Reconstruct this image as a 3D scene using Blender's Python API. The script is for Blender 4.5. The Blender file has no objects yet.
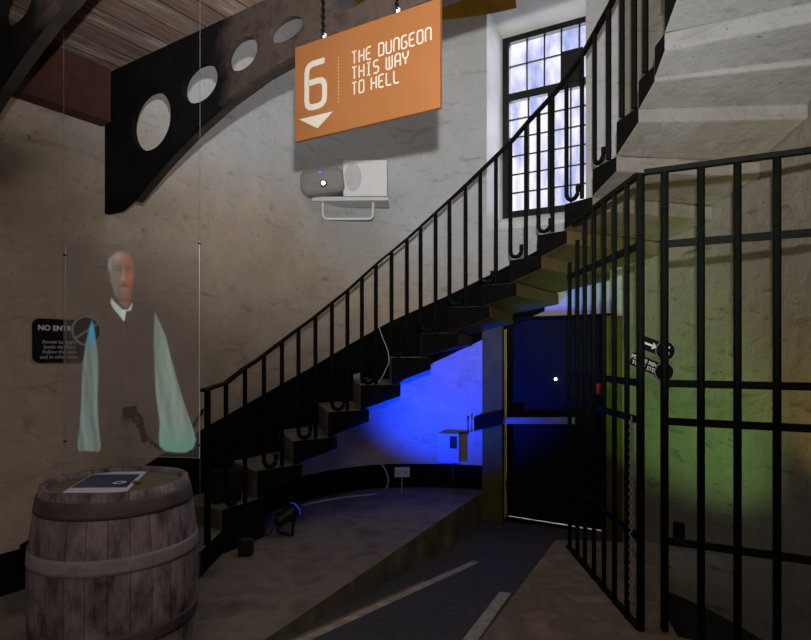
import bpy, bmesh, math, random
from mathutils import Vector, Matrix
random.seed(7)
C = bpy.context.scene.collection
F = 580.0; CX = 405.5; HY = 352.0; EYE = 1.39
sc = bpy.context.scene
sc.view_settings.view_transform = 'Standard'
sc.view_settings.look = 'None'
sc.view_settings.exposure = 0.0
sc.view_settings.gamma = 1.0
sc.view_settings.use_curve_mapping = False

def P(px, py, D):
    return Vector(((px-CX)/F*D, D, EYE-(py-HY)/F*D))
def onz(px, py, z):
    D = (EYE-z)*F/(py-HY)
    return P(px, py, D)
def lin(c):
    c = c/255.0
    return c/12.92 if c <= .04045 else ((c+.055)/1.055)**2.4
def rgb(r, g, b): return (lin(r), lin(g), lin(b), 1)

# ------------------------------------------------------------------ materials
class NT:
    def __init__(s, name):
        s.m = bpy.data.materials.new(name); s.m.use_nodes = True
        s.t = s.m.node_tree; s.n = s.t.nodes; s.b = s.n['Principled BSDF']
    def node(s, typ, **kw):
        x = s.n.new(typ)
        for k, v in kw.items():
            if hasattr(x, k): setattr(x, k, v)
            else: x.inputs[k.replace('_', ' ')].default_value = v
        return x
    def link(s, a, b): s.t.links.new(a, b)

def noise_color(nt, cols, scale=4, detail=6, rough=.6, vec=None, pos=None, dist=0.0):
    tc = nt.node('ShaderNodeTexNoise'); tc.inputs['Scale'].default_value = scale
    tc.inputs['Detail'].default_value = detail; tc.inputs['Roughness'].default_value = rough
    tc.inputs['Distortion'].default_value = dist
    if vec is not None: nt.link(vec, tc.inputs['Vector'])
    r = nt.node('ShaderNodeValToRGB')
    n = len(cols); e = r.color_ramp.elements
    ps = pos or [.3+.4*i/(n-1) for i in range(n)]
    while len(e) < n: e.new(.5)
    for i, c in enumerate(cols): e[i].position = ps[i]; e[i].color = c
    nt.link(tc.outputs['Fac'], r.inputs['Fac'])
    return r.outputs['Color'], tc.outputs['Fac']

def wpos(nt, scale=(1, 1, 1), rotz=0):
    g = nt.node('ShaderNodeNewGeometry'); m = nt.node('ShaderNodeMapping')
    m.inputs['Scale'].default_value = scale; m.inputs['Rotation'].default_value = (0, 0, rotz)
    nt.link(g.outputs['Position'], m.inputs['Vector']); return m.outputs['Vector']
def opos(nt, scale=(1, 1, 1)):
    g = nt.node('ShaderNodeTexCoord'); m = nt.node('ShaderNodeMapping')
    m.inputs['Scale'].default_value = scale
    nt.link(g.outputs['Object'], m.inputs['Vector']); return m.outputs['Vector']
def bump(nt, fac, strength=.3, dist=.02):
    b = nt.node('ShaderNodeBump'); b.inputs['Strength'].default_value = strength; b.inputs['Distance'].default_value = dist
    nt.link(fac, b.inputs['Height']); nt.link(b.outputs['Normal'], nt.b.inputs['Normal'])
def mat(name, cols, rough=.7, metal=0.0, scale=6, detail=6, bstr=.2, bd=.01, spec=.3, vscale=(1, 1, 1), pos=None, dist=0.0, world=False):
    nt = NT(name); v = wpos(nt, vscale) if world else opos(nt, vscale)
    c, f = noise_color(nt, cols, scale, detail, vec=v, pos=pos, dist=dist)
    nt.link(c, nt.b.inputs['Base Color']); nt.b.inputs['Roughness'].default_value = rough
    nt.b.inputs['Metallic'].default_value = metal; nt.b.inputs['Specular IOR Level'].default_value = spec
    if bstr: bump(nt, f, bstr, bd)
    return nt.m
def mixc(nt, fac, a, b, typ='MIX'):
    m = nt.node('ShaderNodeMix'); m.data_type = 'RGBA'; m.blend_type = typ
    if hasattr(fac, 'links'): nt.link(fac, m.inputs[0])
    else: m.inputs[0].default_value = fac
    for s, i in ((a, 6), (b, 7)):
        if hasattr(s, 'links'): nt.link(s, m.inputs[i])
        else: m.inputs[i].default_value = s
    return m.outputs[2]
def math_(nt, op, a, b=None, clamp=False):
    m = nt.node('ShaderNodeMath'); m.operation = op; m.use_clamp = clamp
    for s, i in ((a, 0), (b, 1)):
        if s is None: continue
        if hasattr(s, 'links'): nt.link(s, m.inputs[i])
        else: m.inputs[i].default_value = s
    return m.outputs[0]
def emis(name, col, strength):
    nt = NT(name); nt.b.inputs['Base Color'].default_value = (0, 0, 0, 1)
    nt.b.inputs['Emission Color'].default_value = col; nt.b.inputs['Emission Strength'].default_value = strength
    return nt.m

def plaster(name, upper, lower, stain, thr=2.3, fine=1.0):
    nt = NT(name); v = wpos(nt)
    g = nt.node('ShaderNodeNewGeometry'); sx = nt.node('ShaderNodeSeparateXYZ')
    nt.link(g.outputs['Position'], sx.inputs[0])
    big, bf = noise_color(nt, [(0, 0, 0, 1), (1, 1, 1, 1)], .9, 4, vec=v)
    # damp lower render is browner than the limewash above it
    h = math_(nt, 'ADD', math_(nt, 'MULTIPLY', sx.outputs['Z'], 1.1), math_(nt, 'MULTIPLY', sx.outputs['X'], .45))
    h = math_(nt, 'ADD', h, math_(nt, 'MULTIPLY', bf, 1.6))
    f = math_(nt, 'SUBTRACT', h, thr, False)
    f = math_(nt, 'MULTIPLY', f, 1.1, True)
    up, _ = noise_color(nt, [upper, tuple(x*.82 for x in upper[:3])+(1,)], 1.7, 8, vec=v)
    lo, _ = noise_color(nt, [lower, tuple(x*.78 for x in lower[:3])+(1,)], 3.0, 8, vec=v)
    col = mixc(nt, f, lo, up)
    vs = wpos(nt, (2.2, 2.2, 7.0))
    st, sf = noise_color(nt, [(1, 1, 1, 1), (1, 1, 1, 1), stain], 1.5, 9, .7, vec=vs, pos=[0, .56, .74], dist=.6)
    col = mixc(nt, .75*fine, col, st, 'MULTIPLY')
    md, _ = noise_color(nt, [(.62, .60, .57, 1), (.97, .97, .97, 1), (1, 1, 1, 1)], 13, 10, .75, vec=v, pos=[.3, .46, .6])
    col = mixc(nt, .5, col, md, 'MULTIPLY')
    sp, _ = noise_color(nt, [(.25, .22, .19, 1), (1, 1, 1, 1), (1, 1, 1, 1)], 38, 3, .5, vec=v, pos=[.27, .33, .6])
    col = mixc(nt, .6*fine, col, sp, 'MULTIPLY')
    nt.link(col, nt.b.inputs['Base Color'])
    nt.b.inputs['Roughness'].default_value = .9; nt.b.inputs['Specular IOR Level'].default_value = .1
    _, ff = noise_color(nt, [(0, 0, 0, 1), (1, 1, 1, 1)], 9, 8, .6, vec=v)
    bump(nt, ff, .45, .035)
    return nt.m

M = {}
M['wall'] = plaster('plaster_limewash', rgb(188, 189, 190), rgb(186, 170, 153), (.45, .42, .38, 1), 2.75)
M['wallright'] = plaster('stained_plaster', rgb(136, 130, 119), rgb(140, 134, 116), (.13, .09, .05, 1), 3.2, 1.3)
M['reveal'] = mat('white_limewash', [rgb(215, 214, 210), rgb(190, 188, 184)], .9, scale=2, world=True)
M['soffit'] = plaster('soffit_plaster', rgb(146, 145, 143), rgb(100, 84, 58), (.35, .33, .30, 1), 3.9, 1.0)
M['back'] = mat('dim_room_plaster', [rgb(120, 110, 100), rgb(100, 92, 84)], .9, scale=2, world=True)
M['ochre'] = mat('ochre_paint', [rgb(176, 134, 40), rgb(130, 92, 24)], .8, scale=3, world=True)
M['tar'] = mat('black_dado_paint', [rgb(6, 6, 6), rgb(13, 12, 12)], .85, spec=.08, scale=9, world=True, bstr=.3)
M['stepblack'] = mat('black_painted_stone', [rgb(7, 7, 7), rgb(17, 16, 16)], .85, spec=.08, scale=14, world=True, bstr=.4)
M['tread'] = mat('worn_stone_tread', [rgb(120, 111, 100), rgb(80, 74, 68)], .85, scale=8, world=True, bstr=.4)
M['iron'] = mat('black_iron', [rgb(8, 8, 8), rgb(14, 13, 13)], .55, 0, scale=30, bstr=.15, bd=.003, spec=.08)
M['greeniron'] = mat('gate_paint', [rgb(17, 22, 16), rgb(12, 13, 12)], .6, 0, scale=20, bstr=.1, bd=.003, spec=.06)
M['floor'] = mat('worn_concrete', [rgb(74, 69, 66), rgb(120, 110, 101), rgb(88, 82, 78)], .85, scale=2.6, detail=10, world=True, bstr=.4, bd=.02, spec=.2)
M['asphalt'] = mat('asphalt', [rgb(56, 55, 58), rgb(76, 74, 75)], .85, scale=22, detail=8, world=True, bstr=.4, spec=.2)
M['slab'] = mat('stone_slab', [rgb(138, 122, 106), rgb(100, 88, 78), rgb(122, 110, 98)], .85, scale=5, detail=9, world=True, bstr=.4, spec=.2)
M['kerb'] = mat('pale_kerb', [rgb(172, 166, 154), rgb(126, 121, 113)], .85, scale=10, world=True)
M['yellow'] = mat('yellow_line', [rgb(150, 112, 48), rgb(104, 80, 42)], .8, scale=14, world=True)
M['retain'] = mat('mossy_concrete', [rgb(150, 134, 108), rgb(104, 95, 82), rgb(80, 78, 72)], .9, scale=4, detail=9, world=True, bstr=.5)
M['pit'] = mat('dark_stone', [rgb(26, 25, 25), rgb(40, 38, 36)], .9, scale=5, world=True)
M['jamb'] = mat('jamb_stone', [rgb(100, 88, 36), rgb(76, 66, 28)], .9, scale=5, detail=9, world=True, bstr=.5)  # blue kept out of the colour, standing in for shade from the blue lamp
M['fascia'] = mat('red_brown_paint', [rgb(84, 50, 40), rgb(66, 40, 34)], .8, scale=12, world=True)
def bracket_mat():
    nt = NT('cast_iron_bracket'); v = wpos(nt)
    bl, f = noise_color(nt, [rgb(9, 9, 10), rgb(22, 21, 21)], 6, 8, vec=v)
    ru, _ = noise_color(nt, [rgb(40, 34, 31), rgb(72, 61, 55), rgb(50, 43, 39)], 7, 9, .7, vec=v)
    g = nt.node('ShaderNodeNewGeometry'); dt = nt.node('ShaderNodeVectorMath'); dt.operation = 'DOT_PRODUCT'
    nt.link(g.outputs['Position'], dt.inputs[0]); dt.inputs[1].default_value = (.84, -.5426, 0)
    d = math_(nt, 'SUBTRACT', dt.outputs['Value'], -2.31*.84-3.3*.5426)
    d = math_(nt, 'ADD', d, math_(nt, 'MULTIPLY', f, .3))
    k = math_(nt, 'MULTIPLY', math_(nt, 'SUBTRACT', d, 1.28), 9, True)
    nt.link(mixc(nt, k, bl, ru), nt.b.inputs['Base Color']); nt.b.inputs['Roughness'].default_value = .85
    nt.b.inputs['Specular IOR Level'].default_value = .1; bump(nt, f, .4, .01); return nt.m
M['castiron'] = bracket_mat()
M['castrust'] = mat('rusty_bracket_flange', [rgb(62, 54, 50), rgb(40, 35, 32)], .8, .0, scale=6, detail=8, bstr=.3, spec=.25)
M['signorange'] = mat('orange_panel', [rgb(128, 82, 46), rgb(121, 76, 41)], .55, scale=2, bstr=0)
M['white'] = mat('white_lettering', [rgb(172, 163, 150), rgb(166, 157, 144)], .6, scale=5, bstr=0)
M['boxwhite'] = mat('white_plastic', [rgb(214, 214, 215), rgb(206, 206, 208)], .5, scale=5, bstr=0)
M['grillegrey'] = mat('speaker_mesh', [rgb(196, 196, 198), rgb(172, 172, 174)], .7, scale=60, bstr=.2)
M['projgrey'] = mat('grey_plastic', [rgb(140, 136, 132), rgb(118, 115, 113)], .45, scale=4, bstr=0)
M['black'] = mat('black_plastic', [rgb(14, 14, 15), rgb(20, 20, 21)], .5, scale=5, bstr=0)
M['signblack'] = mat('black_sign', [rgb(10, 10, 11), rgb(14, 14, 15)], .6, scale=5, bstr=0, spec=.2)
M['signwhite'] = mat('sign_print_white', [rgb(250, 248, 244), rgb(244, 242, 238)], .7, scale=5, bstr=0)
M['signgrey'] = mat('sign_print_grey', [rgb(178, 176, 174), rgb(168, 166, 164)], .7, scale=5, bstr=0)
M['paper'] = mat('white_paper', [rgb(215, 216, 232), rgb(205, 206, 224)], .8, scale=6, bstr=0)
M['photoblue'] = mat('printed_blue_photo', [rgb(22, 27, 44), rgb(58, 70, 108), rgb(34, 42, 70)], .5, scale=9, detail=4, bstr=0)
M['cable'] = mat('pale_cable', [rgb(190, 186, 178), rgb(170, 166, 158)], .6, scale=20, bstr=0)
M['metergrey'] = mat('pale_meter_box', [rgb(160, 164, 182), rgb(150, 154, 174)], .5, scale=8, bstr=0)
M['doorwood'] = mat('dark_door_paint', [rgb(11, 11, 11), rgb(18, 17, 17)], .7, spec=.1, scale=5, vscale=(6, 6, 1), world=True)
M['barwood'] = mat('grey_bar', [rgb(120, 118, 116), rgb(92, 90, 90)], .6, scale=10, world=True)
M['red'] = mat('red_plastic', [rgb(170, 40, 26), rgb(150, 34, 22)], .5, scale=5, bstr=0)
M['brass'] = mat('brass', [rgb(200, 160, 70), rgb(170, 130, 50)], .35, .9, scale=12, bstr=0)
M['winframe'] = mat('window_frame_black', [rgb(16, 15, 15), rgb(24, 22, 22)], .5, scale=12, bstr=0)
M['bluelens'] = emis('blue_lens', (0.02, .05, 1, 1), .6)
M['led'] = emis('white_led', (1, 1, 1, 1), 6.0)
M['ledblue'] = emis('blue_led', (.05, .12, 1, 1), 2.0)
M['lensglow'] = emis('projector_lens_glow', (.85, .85, 1, 1), 3.0)

# barrel wood: staves split round the axis
def barrel_mat():
    nt = NT('old_oak'); tc = nt.node('ShaderNodeTexCoord'); sx = nt.node('ShaderNodeSeparateXYZ')
    nt.link(tc.outputs['Object'], sx.inputs[0])
    an = math_(nt, 'ARCTAN2', sx.outputs['Y'], sx.outputs['X'])
    st = math_(nt, 'MULTIPLY', an, 26/(2*math.pi))
    fl = math_(nt, 'FLOOR', st); fr = math_(nt, 'FRACT', st)
    wn = nt.node('ShaderNodeTexWhiteNoise'); wn.noise_dimensions = '1D'; nt.link(fl, wn.inputs['W'])
    v = opos(nt, (5, 5, 2.0))
    c, f = noise_color(nt, [rgb(52, 44, 45), rgb(122, 110, 111), rgb(160, 148, 148)], 2.2, 9, .7, vec=v, pos=[.36, .5, .64])
    c2 = mixc(nt, math_(nt, 'MULTIPLY', wn.outputs['Value'], .5), c, rgb(92, 76, 74), 'MIX')
    edge = math_(nt, 'MINIMUM', fr, math_(nt, 'SUBTRACT', 1, fr))
    ed = math_(nt, 'MULTIPLY', edge, 22, True)
    c3 = mixc(nt, math_(nt, 'ADD', math_(nt, 'MULTIPLY', ed, .55), .45), rgb(24, 20, 19), c2)
    nt.link(c3, nt.b.inputs['Base Color']); nt.b.inputs['Roughness'].default_value = .7
    nt.b.inputs['Specular IOR Level'].default_value = .25
    h = math_(nt, 'ADD', math_(nt, 'MULTIPLY', ed, .6), math_(nt, 'MULTIPLY', f, .5))
    bump(nt, h, .5, .006)
    return nt.m
M['oak'] = barrel_mat()
M['hoopdark'] = mat('dark_hoop_iron', [rgb(62, 54, 54), rgb(98, 86, 84)], .7, 0, scale=8, detail=8)
M['hooppale'] = mat('grey_hoop_iron', [rgb(118, 110, 114), rgb(142, 134, 136), rgb(96, 86, 88)], .7, 0, scale=6, detail=8)
M['head'] = mat('oak_head', [rgb(124, 112, 98), rgb(84, 73, 64)], .75, scale=3, vscale=(2, 14, 2))

def ceil_mat():
    nt = NT('old_ceiling_boards'); g = nt.node('ShaderNodeNewGeometry')
    m = nt.node('ShaderNodeMapping'); m.inputs['Rotation'].default_value = (0, 0, -math.atan2(.84, .5426))
    nt.link(g.outputs['Position'], m.inputs['Vector'])
    sx = nt.node('ShaderNodeSeparateXYZ'); nt.link(m.outputs['Vector'], sx.inputs[0])
    st = math_(nt, 'MULTIPLY', sx.outputs['Y'], 1/.17)
    fl = math_(nt, 'FLOOR', st); fr = math_(nt, 'FRACT', st)
    wn = nt.node('ShaderNodeTexWhiteNoise'); wn.noise_dimensions = '1D'; nt.link(fl, wn.inputs['W'])
    m2 = nt.node('ShaderNodeMapping'); m2.inputs['Scale'].default_value = (1.6, 12, 1); nt.link(m.outputs['Vector'], m2.inputs['Vector'])
    c, f = noise_color(nt, [rgb(82, 64, 56), rgb(142, 122, 110), rgb(190, 174, 160)], 2.0, 9, .7, vec=m2.outputs['Vector'], pos=[.3, .5, .68])
    c2 = mixc(nt, math_(nt, 'MULTIPLY', wn.outputs['Value'], .75), c, rgb(104, 80, 70))
    edge = math_(nt, 'MINIMUM', fr, math_(nt, 'SUBTRACT', 1, fr))
    ed = math_(nt, 'MULTIPLY', edge, 25, True)
    c3 = mixc(nt, ed, rgb(22, 16, 14), c2)
    nt.link(c3, nt.b.inputs['Base Color']); nt.b.inputs['Roughness'].default_value = .85
    bump(nt, math_(nt, 'ADD', ed, f), .5, .012)
    return nt.m
M['ceil'] = ceil_mat()

def glass(name, haze, col, rough=.05):
    nt = NT(name); t = nt.n
    tr = nt.node('ShaderNodeBsdfTransparent'); df = nt.node('ShaderNodeBsdfDiffuse'); df.inputs['Color'].default_value = col
    gl = nt.node('ShaderNodeBsdfGlossy'); gl.inputs['Roughness'].default_value = rough
    fr = nt.node('ShaderNodeFresnel'); fr.inputs['IOR'].default_value = 1.3
    m1 = nt.node('ShaderNodeMixShader'); m1.inputs[0].default_value = haze
    nt.link(tr.outputs[0], m1.inputs[1]); nt.link(df.outputs[0], m1.inputs[2])
    m2 = nt.node('ShaderNodeMixShader')
    nt.link(math_(nt, 'MULTIPLY', fr.outputs[0], .5), m2.inputs[0]); nt.link(m1.outputs[0], m2.inputs[1]); nt.link(gl.outputs[0], m2.inputs[2])
    nt.link(m2.outputs[0], t['Material Output'].inputs['Surface'])
    return nt.m
M['pane'] = glass('projection_film', .2, rgb(165, 154, 147), .3)
M['glass'] = glass('window_glass', .04, rgb(200, 205, 215), .05)

def ghost_mat():
    nt = NT('projected_light'); t = nt.n
    a = nt.node('ShaderNodeAttribute'); a.attribute_name = 'pic'
    em = nt.node('ShaderNodeEmission'); em.inputs['Strength'].default_value = 1.0
    nt.link(a.outputs['Color'], em.inputs['Color'])
    tr = nt.node('ShaderNodeBsdfTransparent'); mx = nt.node('ShaderNodeMixShader')
    nt.link(a.outputs['Alpha'], mx.inputs[0]); nt.link(tr.outputs[0], mx.inputs[1]); nt.link(em.outputs[0], mx.inputs[2])
    nt.link(mx.outputs[0], t['Material Output'].inputs['Surface'])
    return nt.m
M['ghost'] = ghost_mat()

# ------------------------------------------------------------------ helpers
def obj(name, bm_or_me, m=None, parent=None, loc=None, rot=None, smooth=False):
    if isinstance(bm_or_me, bmesh.types.BMesh):
        me = bpy.data.meshes.new(name); bm_or_me.normal_update(); bm_or_me.to_mesh(me); bm_or_me.free()
    else: me = bm_or_me
    o = bpy.data.objects.new(name, me); C.objects.link(o)
    if m is not None:
        for x in (m if isinstance(m, (list, tuple)) else [m]): me.materials.append(x)
    if parent is not None:
        o.parent = parent
        o.matrix_parent_inverse = parent_mat(parent).inverted()
    if loc is not None: o.location = loc
    if rot is not None: o.rotation_euler = rot
    if smooth:
        for p in me.polygons: p.use_smooth = True
    return o
def parent_mat(p):
    mm = Matrix.LocRotScale(p.location, p.rotation_euler, p.scale)
    if p.parent is not None:
        mm = parent_mat(p.parent) @ p.matrix_parent_inverse @ mm
    return mm
def tag(o, label=None, cat=None, group=None, kind=None):
    if label: o['label'] = label
    if cat: o['category'] = cat
    if group: o['group'] = group
    if kind: o['kind'] = kind
    return o
def thing(name, label, cat, loc=(0, 0, 0), group=None):
    o = bpy.data.objects.new(name, None); C.objects.link(o); o.location = loc; o.empty_display_size = .1
    return tag(o, label, cat, group)
def struct(name, bm, m, label=None, cat=None):
    o = obj(name, bm, m); o['kind'] = 'structure'
    if label: tag(o, label, cat)
    return o
def quad(bm, a, b, c, d, mi=0):
    f = bm.faces.new([bm.verts.new(x) for x in (a, b, c, d)]); f.material_index = mi; return f
def box(bm, c, s, mtx=None):
    r = bmesh.ops.create_cube(bm, size=1.0)['verts']
    for v in r: v.co = Vector((v.co.x*s[0], v.co.y*s[1], v.co.z*s[2]))
    for v in r:
        if mtx: v.co = mtx @ v.co
        v.co += Vector(c)
    return r
def bevel(bm, w=.005, seg=2):
    bmesh.ops.bevel(bm, geom=list(bm.edges), offset=w, segments=seg, affect='EDGES', profile=.7)
def boxbm(c, s, mtx=None, bw=0.0):
    bm = bmesh.new(); box(bm, c, s, mtx)
    if bw: bevel(bm, bw)
    return bm
def sweep(bm, pts, w, h, up=Vector((0, 0, 1)), n=4, cap=True):
    """section w (side) x h (up); n=4 rectangle, else round"""
    pts = [Vector(p) for p in pts]; rings = []
    for i, p in enumerate(pts):
        t = (pts[min(i+1, len(pts)-1)]-pts[max(i-1, 0)]).normalized()
        u = up
        if abs(t.dot(u)) > .98: u = Vector((1, 0, 0)) if abs(t.x) < .9 else Vector((0, 1, 0))
        s = t.cross(u).normalized(); v = s.cross(t).normalized()
        ring = []
        for k in range(n):
            if n == 4: a, b = [(-1, -1), (1, -1), (1, 1), (-1, 1)][k]
            else: a, b = math.cos(2*math.pi*k/n), math.sin(2*math.pi*k/n)
            ring.append(bm.verts.new(p+s*a*w/2+v*b*h/2))
        rings.append(ring)
    for r0, r1 in zip(rings, rings[1:]):
        for k in range(n): bm.faces.new([r0[k], r0[(k+1) % n], r1[(k+1) % n], r1[k]])
    if cap:
        bm.faces.new(rings[0][::-1]); bm.faces.new(rings[-1])
    bmesh.ops.recalc_face_normals(bm, faces=bm.faces)
def tube_bm(pts, r, n=10):
    bm = bmesh.new(); sweep(bm, pts, 2*r, 2*r, n=n); return bm
def lathe(bm, prof, n=48, close=False):
    rings = []
    for r, z in prof:
        rings.append([bm.verts.new((r*math.cos(2*math.pi*k/n), r*math.sin(2*math.pi*k/n), z)) for k in range(n)])
    for a, b in zip(rings, rings[1:]):
        for k in range(n): bm.faces.new([a[k], a[(k+1) % n], b[(k+1) % n], b[k]])
    if close:
        bm.faces.new(rings[0][::-1]); bm.faces.new(rings[-1])
    bmesh.ops.recalc_face_normals(bm, faces=bm.faces)
def prism(bm, poly, h):
    """poly: list of Vectors (3D planar); extruded by vector h"""
    a = [bm.verts.new(p) for p in poly]; b = [bm.verts.new(Vector(p)+h) for p in poly]; n = len(poly)
    bm.faces.new(a[::-1]); bm.faces.new(b)
    for i in range(n): bm.faces.new([a[i], a[(i+1) % n], b[(i+1) % n], b[i]])
    bmesh.ops.recalc_face_normals(bm, faces=bm.faces)
def text_mesh(body, size, align='LEFT', ext=.001, spacing=1.0):
    cu = bpy.data.curves.new('lettering', 'FONT'); cu.body = body; cu.size = size; cu.align_x = align
    cu.extrude = ext; cu.offset = size*.018; cu.space_character = spacing; cu.resolution_u = 3
    o = bpy.data.objects.new('lettering_source', cu); C.objects.link(o)
    dg = bpy.context.evaluated_depsgraph_get(); dg.update()
    me = bpy.data.meshes.new_from_object(o.evaluated_get(dg)); bpy.data.objects.remove(o)
    return me
def xform(me, mtx):
    me.transform(mtx); return me
def frame_mtx(o, x, up=Vector((0, 0, 1))):
    """local x along x, local y along up, z outward normal (x cross y)"""
    x = Vector(x).normalized(); y = (up - x*up.dot(x)).normalized(); z = x.cross(y)
    m = Matrix((x, y, z)).transposed().to_4x4(); m.translation = o; return m

# ------------------------------------------------------------------ plan of the well
A0 = Vector((-2.31, 3.3)); U = Vector((.5426, .84)).normalized(); N = Vector((U.y, -U.x))
CC = Vector((.1, 3.6)); R = 2.37
path = []
for t in [-7+i*.4 for i in range(0, 23)]: path.append(A0+U*t)
p0 = A0+U*2.2; p1 = Vector((-.62, 5.916)); p2 = CC+Vector((math.sin(math.radians(-5)), math.cos(math.radians(-5))))*R
for i in range(0, 25):
    s = i/24; path.append(p0*(1-s)**2+p1*2*s*(1-s)+p2*s*s)
a = -4.0
ADOOR0, ADOOR1 = 22.2, 47.0
AW0, AW1 = 17.7, 41.5
while a <= 118:
    path.append(CC+Vector((math.sin(math.radians(a)), math.cos(math.radians(a))))*R); a += 1.0
path += [Vector((2.4, 2.2)), Vector((2.6, 1.5)), Vector((2.6, -2.6)), path[0].copy()]
def circ(adeg, r=R): return CC+Vector((math.sin(math.radians(adeg)), math.cos(math.radians(adeg))))*r
def hit(px, dz=0.0):
    """plan point of the wall seen along image column px"""
    best = None
    d = Vector(((px-CX)/F, 1.0))
    for q0, q1 in zip(path, path[1:]):
        e = q1-q0; den = d.x*e.y-d.y*e.x
        if abs(den) < 1e-9: continue
        s = (q0.x*e.y-q0.y*e.x)/den; w = (q0.x*d.y-q0.y*d.x)/den
        if s > .1 and -1e-6 <= w <= 1+1e-6 and (best is None or s < best): best = s
    return d*best
def wallpt(px, py, off=0.0):
    q = hit(px); return P(px, py, q.y-off)
WZ0, WZT = 2.62, 4.86
DZ0, DZ1 = -.28, 1.70
def wall_strip(bm, pts, z0, z1, mi=0, flip=False):
    for q0, q1 in zip(pts, pts[1:]):
        v = [Vector((q0.x, q0.y, z0)), Vector((q1.x, q1.y, z0)), Vector((q1.x, q1.y, z1)), Vector((q0.x, q0.y, z1))]
        quad(bm, *(v if not flip else v[::-1]), mi)
def ang(q): return math.degrees(math.atan2(q.x-CC.x, q.y-CC.y))
iw = [i for i, q in enumerate(path)]
i_mid = 23+24       # end of the bend
left = path[:i_mid+1]; arc = path[i_mid:-4]; rest = path[-5:]
bm = bmesh.new(); wall_strip(bm, left, -.7, 5.06); struct('wall_left', bm, M['wall'])
# curved wall with the window and door openings
def arcpts(a0, a1):
    n = max(1, int(math.ceil((a1-a0)/1.5)))
    return [circ(a0+(a1-a0)*i/n) for i in range(n+1)]
bm = bmesh.new()
AE = 118
for (a0, a1) in ((-5, AW0), (AW0, ADOOR0), (ADOOR0, AW1), (AW1, ADOOR1), (ADOOR1, 50)):
    zs = [-.7, 4.9]
    indoor = a0 >= ADOOR0-.01 and a1 <= ADOOR1+.01
    inwin = a0 >= AW0-.01 and a1 <= AW1+.01
    lo = DZ1 if indoor else -.7
    pts = arcpts(a0, a1)
    if indoor: wall_strip(bm, pts, -.7, DZ0)
    if inwin: wall_strip(bm, pts, lo, WZ0)
    else: wall_strip(bm, pts, lo, 5.06)
struct('wall_back', bm, M['wall'])
bm = bmesh.new(); wall_strip(bm, arcpts(50, AE)+[path[-4], path[-3], path[-2]], -.7, 5.06); struct('wall_right', bm, M['wallright'])
bm = bmesh.new(); wall_strip(bm, [path[-2], path[-1]], -.7, 5.06); struct('wall_front', bm, M['back'])

# ---- window: reveal, frame, bars, glass
WA = Vector((1.03, 6.15)); WB = Vector((1.833, 5.70)); wd = (WB-WA); WL = wd.length; wd.normalize(); wn = Vector((-wd.y, wd.x))  # outward
if wn.y < 0: wn = -wn
WF0, WF1 = 2.80, 4.71
V3 = lambda q, z: Vector((q.x, q.y, z))
bm = bmesh.new()
c0, c1 = circ(AW0), circ(AW1)
quad(bm, V3(c0, WZ0), V3(WA, WF0), V3(WA, WF1), V3(c0, 4.9))
quad(bm, V3(WB, WF0), V3(c1, WZ0), V3(c1, 4.9), V3(WB, WF1))
wp = arcpts(AW0, AW1)
# sloping sill and head
sill = [bm.verts.new(V3(q, WZ0)) for q in wp]+[bm.verts.new(V3(WB, WF0)), bm.verts.new(V3(WA, WF0))]
bm.faces.new(sill)
hd = [bm.verts.new(V3(q, 4.9)) for q in wp]+[bm.verts.new(V3(WB, WF1)), bm.verts.new(V3(WA, WF1))]
bm.faces.new(hd[::-1])
bmesh.ops.triangulate(bm, faces=bm.faces)
struct('trim_1', bm, M['reveal'])
win = thing('window_1', 'tall black leaded window glowing with daylight above the stairs', 'window', V3(WA, WF0)); win['kind'] = 'structure'
def wpt(w, z, out=0.0): return V3(WA+wd*w+wn*out, z)
def wbar(name, w0, w1, z0, z1, dep=.05, m=None, out=0.0, parent=None):
    bm = bmesh.new()
    prism(bm, [wpt(w0, z0, out), wpt(w1, z0, out), wpt(w1, z1, out), wpt(w0, z1, out)], V3(wn, 0)*dep)
    return obj(name, bm, m or M['winframe'], parent or win)
def wcol(px):
    # along the window plane for an image column
    d = (px-CX)/F; return (d*WA.y-WA.x)/(wd.x-d*wd.y)
TR0, TR1 = 4.03, 4.11
bm = bmesh.new()
for (w0, w1, z0, z1) in ((0, .07, WF0, WF1), (WL-.05, WL, WF0, WF1), (.07, WL-.05, WF0, WF0+.07), (.07, WL-.05, WF1-.06, WF1), (.07, WL-.05, TR0, TR1)):
    prism(bm, [wpt(w0, z0), wpt(w1, z0), wpt(w1, z1), wpt(w0, z1)], V3(wn, 0)*.06)
obj('window_frame', bm, M['winframe'], win)
mw = wcol(551)
wbar('mullion', mw-.035, mw+.035, WF0+.07, TR0, .05)
def gl(w, z0, z1): wbar('glazing_bar', w-.008, w+.008, z0, z1, .02, out=.015)
def glh(z, w0, w1): wbar('glazing_bar', w0, w1, z-.007, z+.007, .02, out=.016)
for px in (526.5, 544, 561, 579): gl(wcol(px), TR1, WF1-.06)
glh((TR1+WF1-.06)/2+.02, .07, WL-.05)
for w in ((.07+mw-.035)/2, (mw+.035+WL-.05)/2): gl(w, WF0+.07, TR0)
for i in range(1, 6):
    z = WF0+.07+(TR0-WF0-.07)*i/6
    glh(z, .07, mw-.035); glh(z, mw+.035, WL-.05)
wbar('vent_panel', wcol(561), wcol(583), TR1-.02, TR1+.30, .03, M['black'], out=-.01)
wbar('window_pane', .06, WL-.04, WF0+.06, WF1-.05, .006, M['glass'], out=.03)

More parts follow.
